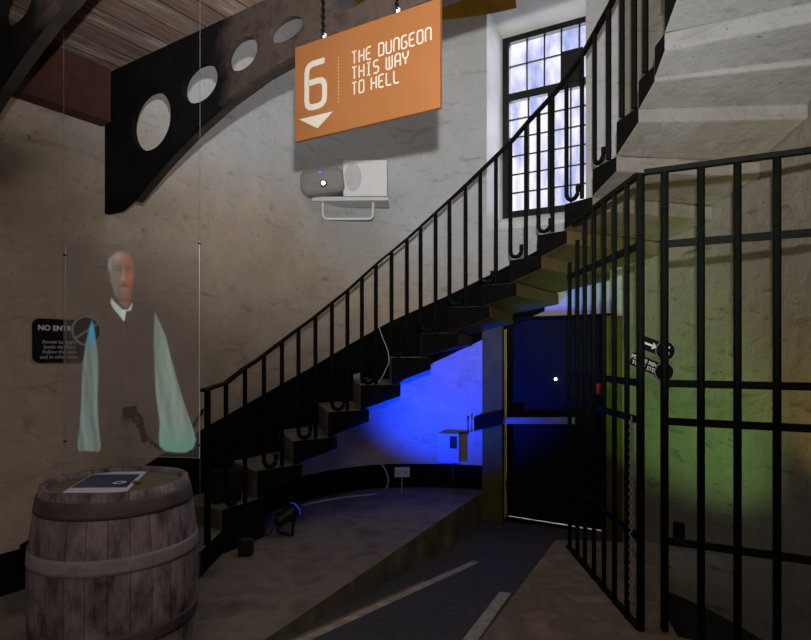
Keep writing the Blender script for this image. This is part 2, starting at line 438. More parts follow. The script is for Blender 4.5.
# ---- floors
def Ex(D): return -.68+(D-2.8)*(1.48/3.04)
def Sx(D): return .36+(D-2.8)*(.75/1.49)
RZ = lambda D: -.28*max(0, min(1, (D-2.5)/2.3))
bm = bmesh.new()
bm.faces.new([bm.verts.new((x, y, 0)) for x, y in ((Ex(2.5), 2.5), (Ex(5.95), 5.95), (Ex(5.95), 6.4), (-7, 6.4), (-7, -2.7), (Sx(2.5), -2.7), (Sx(2.5), 2.5))][::-1])
# kerb face down into the ramp
Ds = [2.5+i*.23 for i in range(16)]
for D0, D1 in zip(Ds, Ds[1:]):
    quad(bm, (Ex(D0), D0, 0), (Ex(D1), D1, 0), (Ex(D1), D1, RZ(D1)-.02), (Ex(D0), D0, RZ(D0)-.02), 1)
bmesh.ops.recalc_face_normals(bm, faces=bm.faces)
struct('floor_platform', bm, [M['floor'], M['retain']])
bm = bmesh.new()
for D0, D1 in zip(Ds, Ds[1:]):
    r0 = Sx(D0) if D0 < 4.28 else 1.95; r1 = Sx(D1) if D1 < 4.35 else 1.95
    if D0 < 4.28 <= D1: r1 = Sx(D1)
    quad(bm, (Ex(D0)-.02, D0, RZ(D0)), (r0+.05, D0, RZ(D0)), (r1+.05, D1, RZ(D1)), (Ex(D1)-.02, D1, RZ(D1)))
quad(bm, (.6, 5.9, -.28), (2.6, 5.0, -.28), (2.6, 6.5, -.28), (.6, 6.5, -.28))
quad(bm, (1.9, 5.0, -.28), (2.6, 5.0, -.28), (2.6, 6.0, -.28), (1.9, 6.0, -.28))
struct('floor_ramp', bm, M['asphalt'])
bm = bmesh.new()
sl = [(Sx(2.5), -2.7), (Sx(2.5), 2.5), (Sx(3.6), 3.6), (Sx(4.22), 4.22), (1.11, 4.29), (1.2, 4.29), (1.9, 4.2), (1.36, 3.0), (1.33, 2.83), (2.35, 2.33), (2.7, 2.2), (2.7, -2.7)]
tv = [bm.verts.new((x, y, 0)) for x, y in sl]; bv = [bm.verts.new((x, y, -.62)) for x, y in sl]
bm.faces.new(tv[::-1])
for i in range(len(sl)): bm.faces.new([tv[i], tv[(i+1) % len(sl)], bv[(i+1) % len(sl)], bv[i]])
bmesh.ops.recalc_face_normals(bm, faces=bm.faces)
struct('floor_slab', bm, M['slab'])
bm = bmesh.new(); quad(bm, (1.2, 2.0, -.58), (2.7, 2.0, -.58), (2.7, 5.1, -.58), (1.2, 5.1, -.58)); struct('floor_pit', bm, M['pit'])
# pale kerb strips and yellow line on the ramp
def strip(name, pxs, m, w, dz, label, cat, off=0.0):
    bm = bmesh.new(); pts = []
    for px, py in pxs:
        D = (EYE-.28*2.5/2.3)*F/((py-HY)+0)  # seed
        for _ in range(30): D = (EYE-RZ(D))*F/(py-HY)
        pts.append(Vector(((px-CX)/F*D, D, RZ(D)+dz)))
    d = (pts[-1]-pts[0]); s = Vector((d.y, -d.x, 0)).normalized()
    n = 12; pp = [pts[0].lerp(pts[-1], i/n) for i in range(n+1)]
    for p in pp: p.z = RZ(p.y)
    poly_top = [p+s*(off)+Vector((0, 0, dz)) for p in pp]; poly_r = [p+s*(off+w)+Vector((0, 0, dz)) for p in pp]
    for i in range(n):
        quad(bm, poly_top[i], poly_r[i], poly_r[i+1], poly_top[i+1])
        quad(bm, poly_top[i], poly_top[i+1], poly_top[i+1]-Vector((0, 0, dz)), poly_top[i]-Vector((0, 0, dz)))
        quad(bm, poly_r[i+1], poly_r[i], poly_r[i]-Vector((0, 0, dz)), poly_r[i+1]-Vector((0, 0, dz)))
    o = obj(name, bm, m); o['kind'] = 'structure'; return o
strip('trim_2', [(262, 655), (473, 561)], M['kerb'], .13, .004, '', '')
strip('trim_3', [(262, 655), (425, 582)], M['yellow'], .02, .006, '', '', -.015)
strip('trim_4', [(455, 650), (500, 592)], M['kerb'], .07, .004, '', '')

# ---- black skirting and stair dado
def dado(bm, pts_top):
    """pts_top: list of (plan q, z0, z1); strip 12 mm proud of the wall"""
    pr = []
    for i, (q, z0, z1) in enumerate(pts_top):
        qa = pts_top[max(i-1, 0)][0]; qb = pts_top[min(i+1, len(pts_top)-1)][0]
        t = (qb-qa).normalized(); n = Vector((t.y, -t.x))
        pr.append((q+n*.012, q, z0, z1))
    for (a, aw, z0, z1), (b, bw, y0, y1) in zip(pr, pr[1:]):
        quad(bm, V3(a, z0), V3(b, y0), V3(b, y1), V3(a, z1))
        quad(bm, V3(a, z1), V3(b, y1), V3(bw, y1), V3(aw, z1))
bm = bmesh.new()
low = [A0+U*t for t in (-6, -3, -1, 0, .5, 1, 1.5, 2, 2.2)]+path[24:48]+arcpts(-5, 17.5)
dado(bm, [(q, -.02, .24) for q in low])
struct('baseboard_left', bm, M['tar'])
dp = [(104, .24), ]
tops = []
q_s = A0+U*.1
line = [(150, 462), (199, 431), (255, 399), (310, 368), (350, 344), (389, 322), (445, 297), (500, 270), (545, 247)]
dl = [(q_s, .1, .26)]
pxl = 110
for px in range(120, 546, 5):
    if px < 150: continue
    for (x0, y0), (x1, y1) in zip(line, line[1:]):
        if x0 <= px <= x1:
            py = y0+(y1-y0)*(px-x0)/(x1-x0); break
    w = wallpt(px, py); q = Vector((w.x, w.y))
    dl.append((q, max(.1, w.z-.62), w.z))
bm = bmesh.new(); dado(bm, dl)
struct('baseboard_stair', bm, M['tar'])

# ---- ceilings
GU = .72
B = lambda d, u=GU: A0+U*u+N*d
bm = bmesh.new()
bm.faces.new([bm.verts.new(V3(q, 3.22)) for q in (B(-.1), B(5.6), Vector((2.8, -2.8)), Vector((-6.6, -2.8)))])
struct('ceiling_gallery', bm, M['ceil'])
bm = bmesh.new(); quad(bm, V3(B(-.1), 3.22), V3(B(5.6), 3.22), V3(B(5.6), 5.06), V3(B(-.1), 5.06)); struct('wall_light_stop', bm, M['reveal'])  # unseen wall added above the gallery edge to close off light
bm = bmesh.new(); quad(bm, (-7, -3, 5.05), (3, -3, 5.05), (3, 6.05, 5.05), (-7, 6.05, 5.05)); struct('ceiling_stairwell', bm, M['ochre'])
bm = bmesh.new()
cp_ = arcpts(-20, 25)
for q0, q1 in zip(cp_, cp_[1:]):
    i0_, i1_ = CC+(q0-CC)*.93, CC+(q1-CC)*.93
    quad(bm, V3(q0, 4.80), V3(q1, 4.80), V3(i1_, 5.05), V3(i0_, 5.05))
struct('trim_9', bm, M['ochre'])
bm = bmesh.new()
for u0, u1 in ((-5.5, -.42), (-.36, .595)):
    prism(bm, [V3(A0+U*u0, 2.865), V3(A0+U*u0+N*.10, 2.875), V3(A0+U*u0+N*.10, 3.22), V3(A0+U*u0, 3.22)], V3(U, 0)*(u1-u0))
struct('trim_5', bm, M['fascia'])

# cast-iron brackets under the gallery
def bracket(u0, label):
    root = thing('ceiling_bracket', label, 'bracket', V3(A0+U*u0, 2.3))
    mt = frame_mtx(V3(A0+U*u0, 0), V3(N, 0))    # local x = N, y = Z, z = x cross y
    low = [(.16, 2.30), (.28, 2.345), (.4, 2.415), (.55, 2.50), (.73, 2.59), (.91, 2.67), (1.165, 2.765), (1.45, 2.84), (1.7, 2.875), (2.0, 2.89), (2.6, 2.895), (5.2, 2.895)]
    outer = [(0, 2.30)]+low+[(5.2, 3.215), (0, 3.215)]
    cu = bpy.data.curves.new('web', 'CURVE'); cu.dimensions = '2D'; cu.fill_mode = 'BOTH'; cu.extrude = .016; cu.bevel_depth = .002
    def spl(pts):
        s = cu.splines.new('POLY'); s.points.add(len(pts)-1)
        for p, q in zip(s.points, pts): p.co = (q[0], q[1], 0, 1)
        s.use_cyclic_u = True
    spl(outer)
    for (cx, cz, rx, rz) in ((.5, 2.80, .20, .178), (.96, 2.915, .157, .108), (1.31, 2.985, .122, .087), (1.63, 3.02, .12, .06), (2.05, 3.04, .15, .05)):
        spl([(cx+rx*math.cos(2*math.pi*k/36), cz+rz*math.sin(2*math.pi*k/36)) for k in range(36)])
    o = bpy.data.objects.new('web_source', cu); C.objects.link(o)
    dg = bpy.context.evaluated_depsgraph_get(); dg.update()
    me = bpy.data.meshes.new_from_object(o.evaluated_get(dg)); bpy.data.objects.remove(o)
    xform(me, mt @ Matrix.Translation((0, 0, -.03)))
    me.materials.clear()
    obj('web', me, M['castiron'], root)
    bm = bmesh.new(); pts = [V3(A0+U*(u0+.056)+N*d, z+.012) for d, z in low[1:]]
    sweep(bm, pts, .085, .022)
    obj('flange', bm, M['castrust'], root)
    return root
bracket(.60, 'pierced black cast-iron arch bracket reaching right from the wall behind the orange sign')
bracket(-.34, 'nearer black arch bracket cut off by the top left corner of the photo')

# ---- door under the stairs
# jamb stones
bm = bmesh.new()
def radial_block(bm, a0, a1, r0, r1, z0, z1, n=4):
    pl = [circ(a0+(a1-a0)*i/n, r0) for i in range(n+1)]+[circ(a1+(a0-a1)*i/n, r1) for i in range(n+1)]
    prism(bm, [V3(q, z0) for q in pl], Vector((0, 0, z1-z0)))
radial_block(bm, 17.0, 22.0, 2.27, 2.6, -.30, 1.71)
struct('trim_6', bm, M['jamb'])
bm = bmesh.new(); radial_block(bm, 17.0, 47.5, 2.30, 2.45, 1.70, 1.735, 10); struct('trim_7', bm, M['tar'])
bm = bmesh.new(); radial_block(bm, 46.8, 50, 2.27, 2.6, -.30, 1.71); struct('trim_8', bm, M['jamb'])
da, db = circ(22.2, 2.41), circ(46.7, 2.46)
ddir = (db-da).normalized(); dn = Vector((-ddir.y, ddir.x));
if dn.y < 0: dn = -dn
door = thing('door_1', 'dark plank door under the stairs crossed by a lit bar', 'door', V3(da, -.26)); door['kind'] = 'structure'
DL = (db-da).length
nb = 6
for i in range(nb):
    bm = bmesh.new()
    w0 = DL*i/nb+(.006 if i == 0 else 0); w1 = DL*(i+1)/nb-(.006 if i == nb-1 else 0)
    
    prism(bm, [V3(da+ddir*w0+dn*(.006*(i % 2)), -.25), V3(da+ddir*w1, -.25), V3(da+ddir*w1, 1.70), V3(da+ddir*w0, 1.70)], V3(dn, 0)*.05)
    obj('plank', bm, M['doorwood'], door)
bm = bmesh.new()
prism(bm, [V3(da+ddir*.004-dn*.01, 0), V3(da+ddir*(DL-.004)-dn*.01, 0), V3(da+ddir*(DL-.004)-dn*.01, .1), V3(da+ddir*.004-dn*.01, .1)], V3(dn, 0)*.02)
obj('ledge', bm, M['doorwood'], door)
# small lit spy hole
pd = (556-CX)/F; wdo = (pd*da.y-da.x)/(ddir.x-pd*ddir.y); pdo = da+ddir*wdo
bm = bmesh.new(); bmesh.ops.create_uvsphere(bm, u_segments=12, v_segments=8, radius=.014)
o = obj('indicator_lamp', bm, M['led'], door); o.location = P(556, 379, pdo.y)-V3(dn, 0)*.012; tag(o, 'tiny white lit lamp')
o.matrix_parent_inverse = parent_mat(door).inverted()
# lit room behind the door
bm = bmesh.new()
ra, rb = da+dn*.05-ddir*.5, db+dn*.05+ddir*.5
r2, r3 = rb+dn*1.2, ra+dn*1.2
for q0, q1 in ((ra, r3), (r3, r2), (r2, rb)):
    quad(bm, V3(q0, -.3), V3(q1, -.3), V3(q1, 2.2), V3(q0, 2.2))
bm.faces.new([bm.verts.new(V3(q, -.3)) for q in (ra, rb, r2, r3)]); bm.faces.new([bm.verts.new(V3(q, 2.2)) for q in (ra, rb, r2, r3)])
quad(bm, V3(ra, -.3), V3(da+ddir*-.03+dn*.05, -.3), V3(da+ddir*-.03+dn*.05, 2.2), V3(ra, 2.2))
quad(bm, V3(rb, -.3), V3(db+dn*.05, -.3), V3(db+dn*.05, 2.2), V3(rb, 2.2))
struct('wall_beyond', bm, M['reveal'])
bm = bmesh.new(); prism(bm, [V3(q, -.285) for q in (da+dn*.055, db+dn*.055, db+dn*.3, da+dn*.3)], Vector((0, 0, .012))); struct('trim_10', bm, M['reveal'])  # pale strip added to catch light and show a bright line under the door
# bar across the door, block on the jamb
root = thing('door_bar', 'grey drop bar across the dark door at waist height, one end in a black bracket', 'bar', P(490, 424, 5.6))
p0b = P(476, 422, 5.72); p1b = P(578, 418.5, 5.32)
bm = bmesh.new(); sweep(bm, [P(497, 420.5, 5.66), P(575, 420.5, 5.30)], .035, .062); obj('bar', bm, M['barwood'], root)
bm = bmesh.new()
prism(bm, [P(474, 417, 5.72), P(503, 411, 5.58), P(503, 424, 5.58), P(474, 431, 5.72)], Vector((.03, .12, 0))); obj('bracket', bm, M['tar'], root)

# red call point on the wall right of the door
w = wallpt(600, 390); tq = hit(600); tn = (CC-tq).normalized(); tx = Vector((-tn.y, tn.x))
mt = frame_mtx(w, V3(tx, 0))
o = obj('call_point', boxbm((0, 0, 0.012), (.10, .10, .05), mt.to_3x3(), .006), M['red']); o.location = w+V3(tn, 0)*.012
tag(o, 'small red alarm call point on the wall beyond the left grille bars', 'alarm')
# small dark switch box
w = wallpt(681, 530); tq = hit(681); tn = (CC-tq).normalized(); tx = Vector((-tn.y, tn.x)); mt = frame_mtx(w, V3(tx, 0))
o = obj('junction_box', boxbm((0, 0, 0.0), (.075, .13, .05), mt.to_3x3(), .006), M['black']); o.location = w+V3(tn, 0)*.024
tag(o, 'small dark box low on the wall behind the right gate', 'box')

# ------------------------------------------------------------------ staircase
stepx = [(200, 552, 3.55), (222, 510, 3.98), (257, 471, 4.28), (293, 441, 4.5), (328, 412, 4.68), (360, 385, 4.82), (391, 357.5, 4.9), (421, 333, 4.92), (449, 307, 4.9), (480, 285, 4.8), (509, 260, 4.68), (536.5, 235, 4.5), (564, 204, 4.33), (592, 169, 4.12), (616, 122, 3.85), (638, 80.5, 3.6), (654, 47, 3.4)]
inner = [P(*s) for s in stepx]
inner += [Vector((1.449, 3.25, 3.36)), Vector((1.43, 3.05, 3.55)), Vector((1.39, 2.82, 3.75)), Vector((1.32, 2.6, 3.95))]
outer = [(-1.95, 3.95), (-1.74, 4.3), (-1.48, 4.75), (-1.2, 5.18), (-.86, 5.54), (-.52, 5.78), (-.16, 5.92), (.2, 5.97), (.62, 5.91), (1.02, 5.78), (1.42, 5.57), (1.8, 5.25), (2.12, 4.87), (2.32, 4.45), (2.44, 4.03), (2.48, 3.6), (2.46, 3.2), (2.4, 2.88), (2.33, 2.6), (2.26, 2.35), (2.2, 2.1)]
# pull outer ends onto the wall line (a hair inside the plaster)
stair = thing('staircase', 'curving cantilevered stone staircase with black painted step ends climbing the round wall', 'staircase', (inner[0].x, inner[0].y, 0))
def towall(q, gap=.008):
    best = None
    for a_, b_ in zip(path[:-3], path[1:-3]):
        e_ = b_-a_; t_ = max(0, min(1, (q-a_).dot(e_)/e_.length_squared)); c_ = a_+e_*t_
        if best is None or (q-c_).length < best[0]: best = ((q-c_).length, c_, e_.normalized())
    return best[1]+Vector((best[2].y, -best[2].x))*gap
for k in range(len(inner)-1):
    i0, i1 = inner[k], inner[k+1]; o0, o1 = Vector(outer[k]), Vector(outer[k+1]); z = i0.z
    p0 = Vector((i0.x, i0.y)); p1 = Vector((i1.x, i1.y))
    e = (p1-p0).normalized()*(.085 if k < 9 else max(.004, .085-.02*(k-8))); eo = (o1-o0).normalized()*.06
    n0, n1 = .185, .10
    o0 = towall(o0); eo_ = towall(o1+eo); eo = eo_-o1
    if k < 2: zb0 = zb1 = 0.0
    else: zb0, zb1 = min(z-n0, inner[k-1].z), z-n1
    pl = [p0, p1+e, o1+eo, o0]; zb = [zb0, zb1, zb1, zb0]
    bm = bmesh.new(); sub = 5
    # slightly irregular old stone: subdivide the length
    def rows(t): 
        a = p0.lerp(o0, t); b = (p1+e).lerp(o1+eo, t); return a, b
    tops, bots = [], []
    for j in range(sub+1):
        a, b = rows(j/sub); jz = random.uniform(-.004, .004) if 0 < j < sub else 0
        tops.append((bm.verts.new(V3(a, z+jz)), bm.verts.new(V3(b, z+jz)))); bots.append((bm.verts.new(V3(a, zb0)), bm.verts.new(V3(b, zb1))))
    for j in range(sub):
        bm.faces.new([tops[j][0], tops[j][1], tops[j+1][1], tops[j+1][0]]).material_index = 0
        bm.faces.new([bots[j][1], bots[j][0], bots[j+1][0], bots[j+1][1]]).material_index = 2
        bm.faces.new([tops[j][0], tops[j+1][0], bots[j+1][0], bots[j][0]]).material_index = 0
        bm.faces.new([tops[j][1], bots[j][1], bots[j+1][1], tops[j+1][1]]).material_index = 2
    bm.faces.new([tops[0][1], tops[0][0], bots[0][0], bots[0][1]]).material_index = 1
    bm.faces.new([tops[-1][0], tops[-1][1], bots[-1][1], bots[-1][0]]).material_index = 0
    bmesh.ops.recalc_face_normals(bm, faces=bm.faces)
    sharp = [ed for ed in bm.edges if len(ed.link_faces) == 2 and ed.calc_face_angle(0) > .6]
    bmesh.ops.bevel(bm, geom=sharp, offset=.012, segments=2, affect='EDGES', profile=.6, material=-1)
    obj('step', bm, [M['tread'], M['stepblack'], M['soffit']], stair)

# ---- railing
sx_ = [s[0] for s in stepx]; sd_ = [s[2] for s in stepx]
def railD(px):
    if px <= sx_[0]: return 3.55
    for i in range(len(sx_)-1):
        if sx_[i] <= px <= sx_[i+1]:
            f = (px-sx_[i])/(sx_[i+1]-sx_[i]); return sd_[i]*(1-f)+sd_[i+1]*f
    return sd_[-1]
railpx = [(202, 390.5), (207.5, 389), (226, 383), (244.4, 368.4), (257.5, 360), (290, 335), (310.6, 320), (348, 290), (380, 261), (406, 240), (440, 209), (461, 190), (484, 168), (512, 141), (529, 121), (555, 93), (583, 54), (592, 38.5), (611, 4)]
rail3 = [P(x, y, railD(x)) for x, y in railpx]
for k, dz in ((15, .86), (16, .9), (17, .9), (18, .9), (19, .9)):
    rail3.append(inner[k]+Vector((0, 0, dz)))
def rail_at(px):
    for a, b in zip(railpx, railpx[1:]):
        if a[0] <= px <= b[0]:
            f = (px-a[0])/(b[0]-a[0]); return P(px, a[1]+(b[1]-a[1])*f, railD(px))
    D = railD(px); k = 15 if px < 638 else 16
    q = P(px, 0, D); q.z = inner[min(k, 16)].z+.9; return q
railing = thing('stair_railing', 'black iron stair railing with hooked balusters following the stairs up past the window', 'railing', rail3[0]-Vector((0, 0, .9)))
bm = bmesh.new(); sweep(bm, rail3, .045, .02); bevel(bm, .004, 1); obj('handrail', bm, M['iron'], railing)
def tread_z(px):
    z = inner[0].z
    for k, s in enumerate(stepx):
        if px >= s[0]-.5: z = inner[k].z
    return z
bal = [207.5, 226, 245, 264, 282, 298.5, 315.5, 332, 347.5, 362, 376, 391.6, 407, 420.7, 435.7, 449.6, 465.7, 480.5, 496, 510.5, 526, 538.5, 552.5, 566.5, 582, 594.7, 608.7, 622, 634.3, 645.5]
for i, px in enumerate(bal):
    top = rail_at(px); hook = (i % 2 == 1) and px < 620
    nx = bal[min(i+1, len(bal)-1)]; nx = nx if i+1 < len(bal) else px+12
    z = tread_z(px+ (3 if hook else 0))+.005
    if i == 0: z = inner[0].z-.01
    top = top-Vector((0, 0, .008))
    rb = (.0165 if px < 600 else .019) if i else .022
    if not hook:
        pts = [Vector((top.x, top.y, z)), Vector((top.x, top.y, z+.3)), top]
    else:
        q = P(nx, 0, railD(nx)); d = Vector((q.x-top.x, q.y-top.y, 0)).normalized()
        rr = .052; c = Vector((top.x, top.y, z+rr+.012))+d*rr
        pts = [top, Vector((top.x, top.y, c.z+.2)), Vector((top.x, top.y, c.z))]
        for a_ in range(1, 13):
            th = math.pi+math.pi*1.06*a_/12
            pts.append(c+d*rr*math.cos(th)+Vector((0, 0, rr*math.sin(th))))
        pts.append(pts[-1]+Vector((0, 0, .03)))
    bm = tube_bm(pts, rb, 8)
    obj('newel_post' if i == 0 else 'baluster', bm, M['iron'], railing, smooth=False)
# extra balusters on the hidden upper flight
for k in range(17, 20):
    for f in (0.1, .55):
        q = inner[k].lerp(inner[k+1], f); zt = inner[k].z+.9+.2*f-.02
        obj('baluster', tube_bm([Vector((q.x, q.y, inner[k].z)), Vector((q.x, q.y, zt))], .0155, 8), M['iron'], railing)

# ------------------------------------------------------------------ iron gates
GC = Vector((1.175, 2.90)); GX = 1.155
left_px = [569.8, 577.4, 585, 594, 604, 614.5, 627]
gl_root = thing('iron_grille', 'fixed iron grille running back from the corner post toward the dark door', 'grille', (GX, 3.5, 0))
H_RAILS = [1.92, 1.236, 1.05, .464]
def Dl(px): return GX*F/(px-CX)
Dfar = Dl(568)
for px in left_px:
    D = Dl(px)
    ht = 2.27
    if px < 572: ht = EYE+(HY-262)/F*D
    elif px < 580: ht = EYE+(HY-240)/F*D
    obj('bar', tube_bm([Vector((GX, D, 0)), Vector((GX, D, ht))], .0135, 10), M['greeniron'], gl_root, smooth=True)
obj('corner_post', tube_bm([Vector((GC.x, GC.y, 0)), Vector((GC.x, GC.y, 2.28))], .02, 12), M['greeniron'], gl_root, smooth=True)
for z in H_RAILS:
    bm = bmesh.new(); sweep(bm, [Vector((GX, Dfar, z)), Vector((GX+.01, GC.y, z))], .014, .036); obj('cross_bar', bm, M['greeniron'], gl_root)
bm = bmesh.new(); sweep(bm, [Vector((GX, Dl(574), 2.275)), Vector((GX+.01, GC.y, 2.275))], .034, .022); obj('top_rail', bm, M['greeniron'], gl_root)
bm = bmesh.new(); sweep(bm, [Vector((GX, Dfar, .012)), Vector((GX+.01, GC.y, .012))], .03, .022); obj('bottom_rail', bm, M['greeniron'], gl_root)
gr_root = thing('iron_gate', 'iron bar gate leaf facing the viewer at the right edge beside the corner post', 'gate', (1.6, 2.7, 0))
def Dr(px): return GC.y*1351/(px+710)
def gr(px): D = Dr(px); return Vector(((px-CX)/F*D, D))
right_px = [664.5, 701, 737.5, 777, 820, 866]
for px in right_px:
    q = gr(px)
    obj('bar', tube_bm([V3(q, 0.02), V3(q, 2.28)], .0175 if px != 664.5 else .019, 12), M['greeniron'], gr_root, smooth=True)
qa, qb = gr(664.5), gr(900)
for z in [1.92, 1.236, 1.05, .464]:
    bm = bmesh.new(); sweep(bm, [V3(qa, z), V3(qb, z)], .014, .036); obj('cross_bar', bm, M['greeniron'], gr_root)
bm = bmesh.new(); sweep(bm, [V3(GC+Vector((.016, -.008)), 2.285), V3(qb, 2.285)], .036, .024); obj('top_rail', bm, M['greeniron'], gr_root)

# chains --------------------------------------------------------------
def link_bm(L=.03, Wd=.02, r=.003):
    bm = bmesh.new(); pts = []
    for k in range(17):
        t = 2*math.pi*k/16; pts.append(Vector((Wd/2*math.cos(t), 0, L/2*math.sin(t))))
    sweep(bm, pts, 2*r, 2*r, up=Vector((0, 1, 0)), n=6, cap=False); return bm
def chain(name, pts, label, cat, L, Wd, r, m, group=None):
    """links along a polyline"""
    root = thing(name, label, cat, pts[0], group)
    b = link_bm(L, Wd, r); me = bpy.data.meshes.new('link'); b.to_mesh(me); b.free(); me.materials.append(m)
    step = L*.78; segs = []; total = 0
    for a_, b_ in zip(pts, pts[1:]): total += (b_-a_).length
    n = min(95, max(2, int(total/step))); s_at = [total*(i+.5)/n for i in range(n)]
    for i, s in enumerate(s_at):
        acc = 0
        for a_, b_ in zip(pts, pts[1:]):
            l = (b_-a_).length
            if acc+l >= s: p = a_.lerp(b_, (s-acc)/l); d = (b_-a_).normalized(); break
            acc += l
        o = bpy.data.objects.new('link', me); C.objects.link(o); o.parent = root
        o.matrix_parent_inverse = parent_mat(root).inverted()
        q = Vector((0, 0, 1)).rotation_difference(d)
        o.rotation_euler = (q.to_matrix() @ Matrix.Rotation(math.pi/2*(i % 2)+.3, 3, 'Z')).to_euler(); o.location = p
    return root
cp = Vector((GC.x-.022, GC.y+.04, 0))
chain('gate_chain', [Vector((GC.x-.02, 2.965, 1.06)), Vector((GC.x-.02, 2.965, .12))], 'long steel chain hanging down beside the corner post of the grille', 'chain', .026, .02, .0035, M['hooppale'])
nw = rail_at(207.5); nb_ = Vector((nw.x-.03, nw.y, EYE-(412-HY)/F*3.55))
wq = wallpt(131, 412, .05); pts = []
for k in range(15):
    s = k/14; p = nb_.lerp(wq, s); p.z -= .26*4*s*(1-s)*.95; pts.append(p)
chain('barrier_chain', pts, 'dark sagging chain from the newel post to a hook behind the glass', 'chain', .026, .018, .0055, M['iron'])
w = wallpt(129, 412); mt = frame_mtx(w, V3(U, 0))
root = thing('wall_hook', 'black square hook plate on the left wall behind the glass', 'hook', w)
bm = boxbm((0, 0, 0), (.09, .075, .02), mt.to_3x3(), .004); o = obj('plate', bm, M['black']); o.parent = root; o.location = V3(N, 0)*.01
o = obj('hook_arm', tube_bm([Vector((0, 0, 0)), V3(N, 0)*.07, V3(N, 0)*.1+Vector((.02, 0, -.03)), V3(N, 0)*.09+Vector((.04, .02, -.2))], .016, 8), M['black']); o.parent = root

# ------------------------------------------------------------------ orange sign
SD1 = 2.6; SD2 = SD1/1.165
sa_t, sa_b = P(294, 47, SD1), P(295, 143, SD1); sb_t, sb_b = P(439.5, -1.5, SD2), P(440, 106, SD2)
SX = (sb_b-sa_b); SX.z = 0
zt = (sa_t.z+sb_t.z)/2; zb = (sa_b.z+sb_b.z)/2
sw = SX.length; sh = zt-zb
sign = thing('hanging_sign', 'orange hanging sign reading 6 The Dungeon This Way To Hell', 'sign', Vector((sa_b.x, sa_b.y, zb)))
mt = frame_mtx(Vector((sa_b.x, sa_b.y, zb)), SX)
# sign slopes a touch like in the photo
bm = boxbm((sw/2, sh/2, -.009), (sw, sh, .018), None, .002)
bm.transform(mt); obj('panel', bm, M['signorange'], sign)
def strokes(bm, polys, w, depth=.0015, z=.0008):
    """flat mitred ribbons"""
    for pts, closed in polys:
        pts = [Vector(p) for p in pts]; n = len(pts); L, Rr = [], []
        for i in range(n):
            a_ = pts[i-1] if (i > 0 or closed) else None; b_ = pts[(i+1) % n] if (i < n-1 or closed) else None
            p = pts[i]
            d0 = (p-a_).normalized() if a_ is not None else None; d1 = (b_-p).normalized() if b_ is not None else None
            if d0 is None: d0 = d1
            if d1 is None: d1 = d0
            n0 = Vector((-d0.y, d0.x)); n1 = Vector((-d1.y, d1.x)); m = (n0+n1).normalized(); k = 1/max(.5, m.dot(n0))
            L.append(p+m*k*w/2); Rr.append(p-m*k*w/2)
        lv = [bm.verts.new((p.x, p.y, z+depth)) for p in L]; rv = [bm.verts.new((p.x, p.y, z+depth)) for p in Rr]
        lb = [bm.verts.new((p.x, p.y, z)) for p in L]; rbv = [bm.verts.new((p.x, p.y, z)) for p in Rr]
        rng = range(n) if closed else range(n-1)
        for i in rng:
            j = (i+1) % n
            bm.faces.new([rv[i], rv[j], lv[j], lv[i]])
            bm.faces.new([lv[i], lv[j], lb[j], lb[i]]); bm.faces.new([rv[j], rv[i], rbv[i], rbv[j]])
def rc(pts, r):
    """round the corners of a polyline (chamfer with 3 points)"""
    pts = [Vector(p) for p in pts]; out = [pts[0]]
    for i in range(1, len(pts)-1):
        a_, p, b_ = pts[i-1], pts[i], pts[i+1]
        ra = min(r, (a_-p).length/2); rb_ = min(r, (b_-p).length/2)
        s = p+(a_-p).normalized()*ra; e = p+(b_-p).normalized()*rb_
        for k in range(4):
            t = k/3; out.append(s*(1-t)**2+p*2*t*(1-t)+e*t*t)
    out.append(pts[-1]); return out
GL = {  # glyphs in a 0.62 x 1 box
 'T': [[(0, 1), (.62, 1)], [(.31, 1), (.31, 0)]], 'H': [[(0, 0), (0, 1)], [(.62, 0), (.62, 1)], [(0, .5), (.62, .5)]],
 'E': [[(.62, 1), (0, 1), (0, 0), (.62, 0)], [(0, .5), (.5, .5)]], 'D': [[(0, 0), (0, 1)], [(0, 1), (.62, 1), (.62, 0), (0, 0)]],
 'U': [[(0, 1), (0, 0), (.62, 0), (.62, 1)]], 'N': [[(0, 0), (0, 1), (.62, 1), (.62, 0)]],
 'G': [[(.62, 1), (0, 1), (0, 0), (.62, 0), (.62, .5), (.3, .5)]], 'O': [[(.3, 1), (0, 1), (0, 0), (.62, 0), (.62, 1), (.3, 1)]],
 'I': [[(.31, 0), (.31, 1)], [(.1, 1), (.52, 1)], [(.1, 0), (.52, 0)]], 'S': [[(.62, 1), (0, 1), (0, .5), (.62, .5), (.62, 0), (0, 0)]],
 'W': [[(0, 1), (0, 0), (.74, 0), (.74, 1)], [(.37, 0), (.37, 1)]], 'A': [[(0, 0), (0, 1), (.62, 1), (.62, 0)], [(0, .42), (.62, .42)]],
 'Y': [[(0, 1), (0, .62), (.31, .4), (.62, .62), (.62, 1)], [(.31, .4), (.31, 0)]], 'L': [[(0, 1), (0, 0), (.62, 0)]],
}
def word(bm, s, x, y, h, w, adv=.92):
    for ch in s:
        if ch == ' ': x += h*.5; continue
        for pl in GL[ch]: strokes(bm, [(rc([(x+a_*h*.76, y+b_*h) for a_, b_ in pl], h*.2), False)], w)
        x += h*(.84 if ch == 'W' else adv)
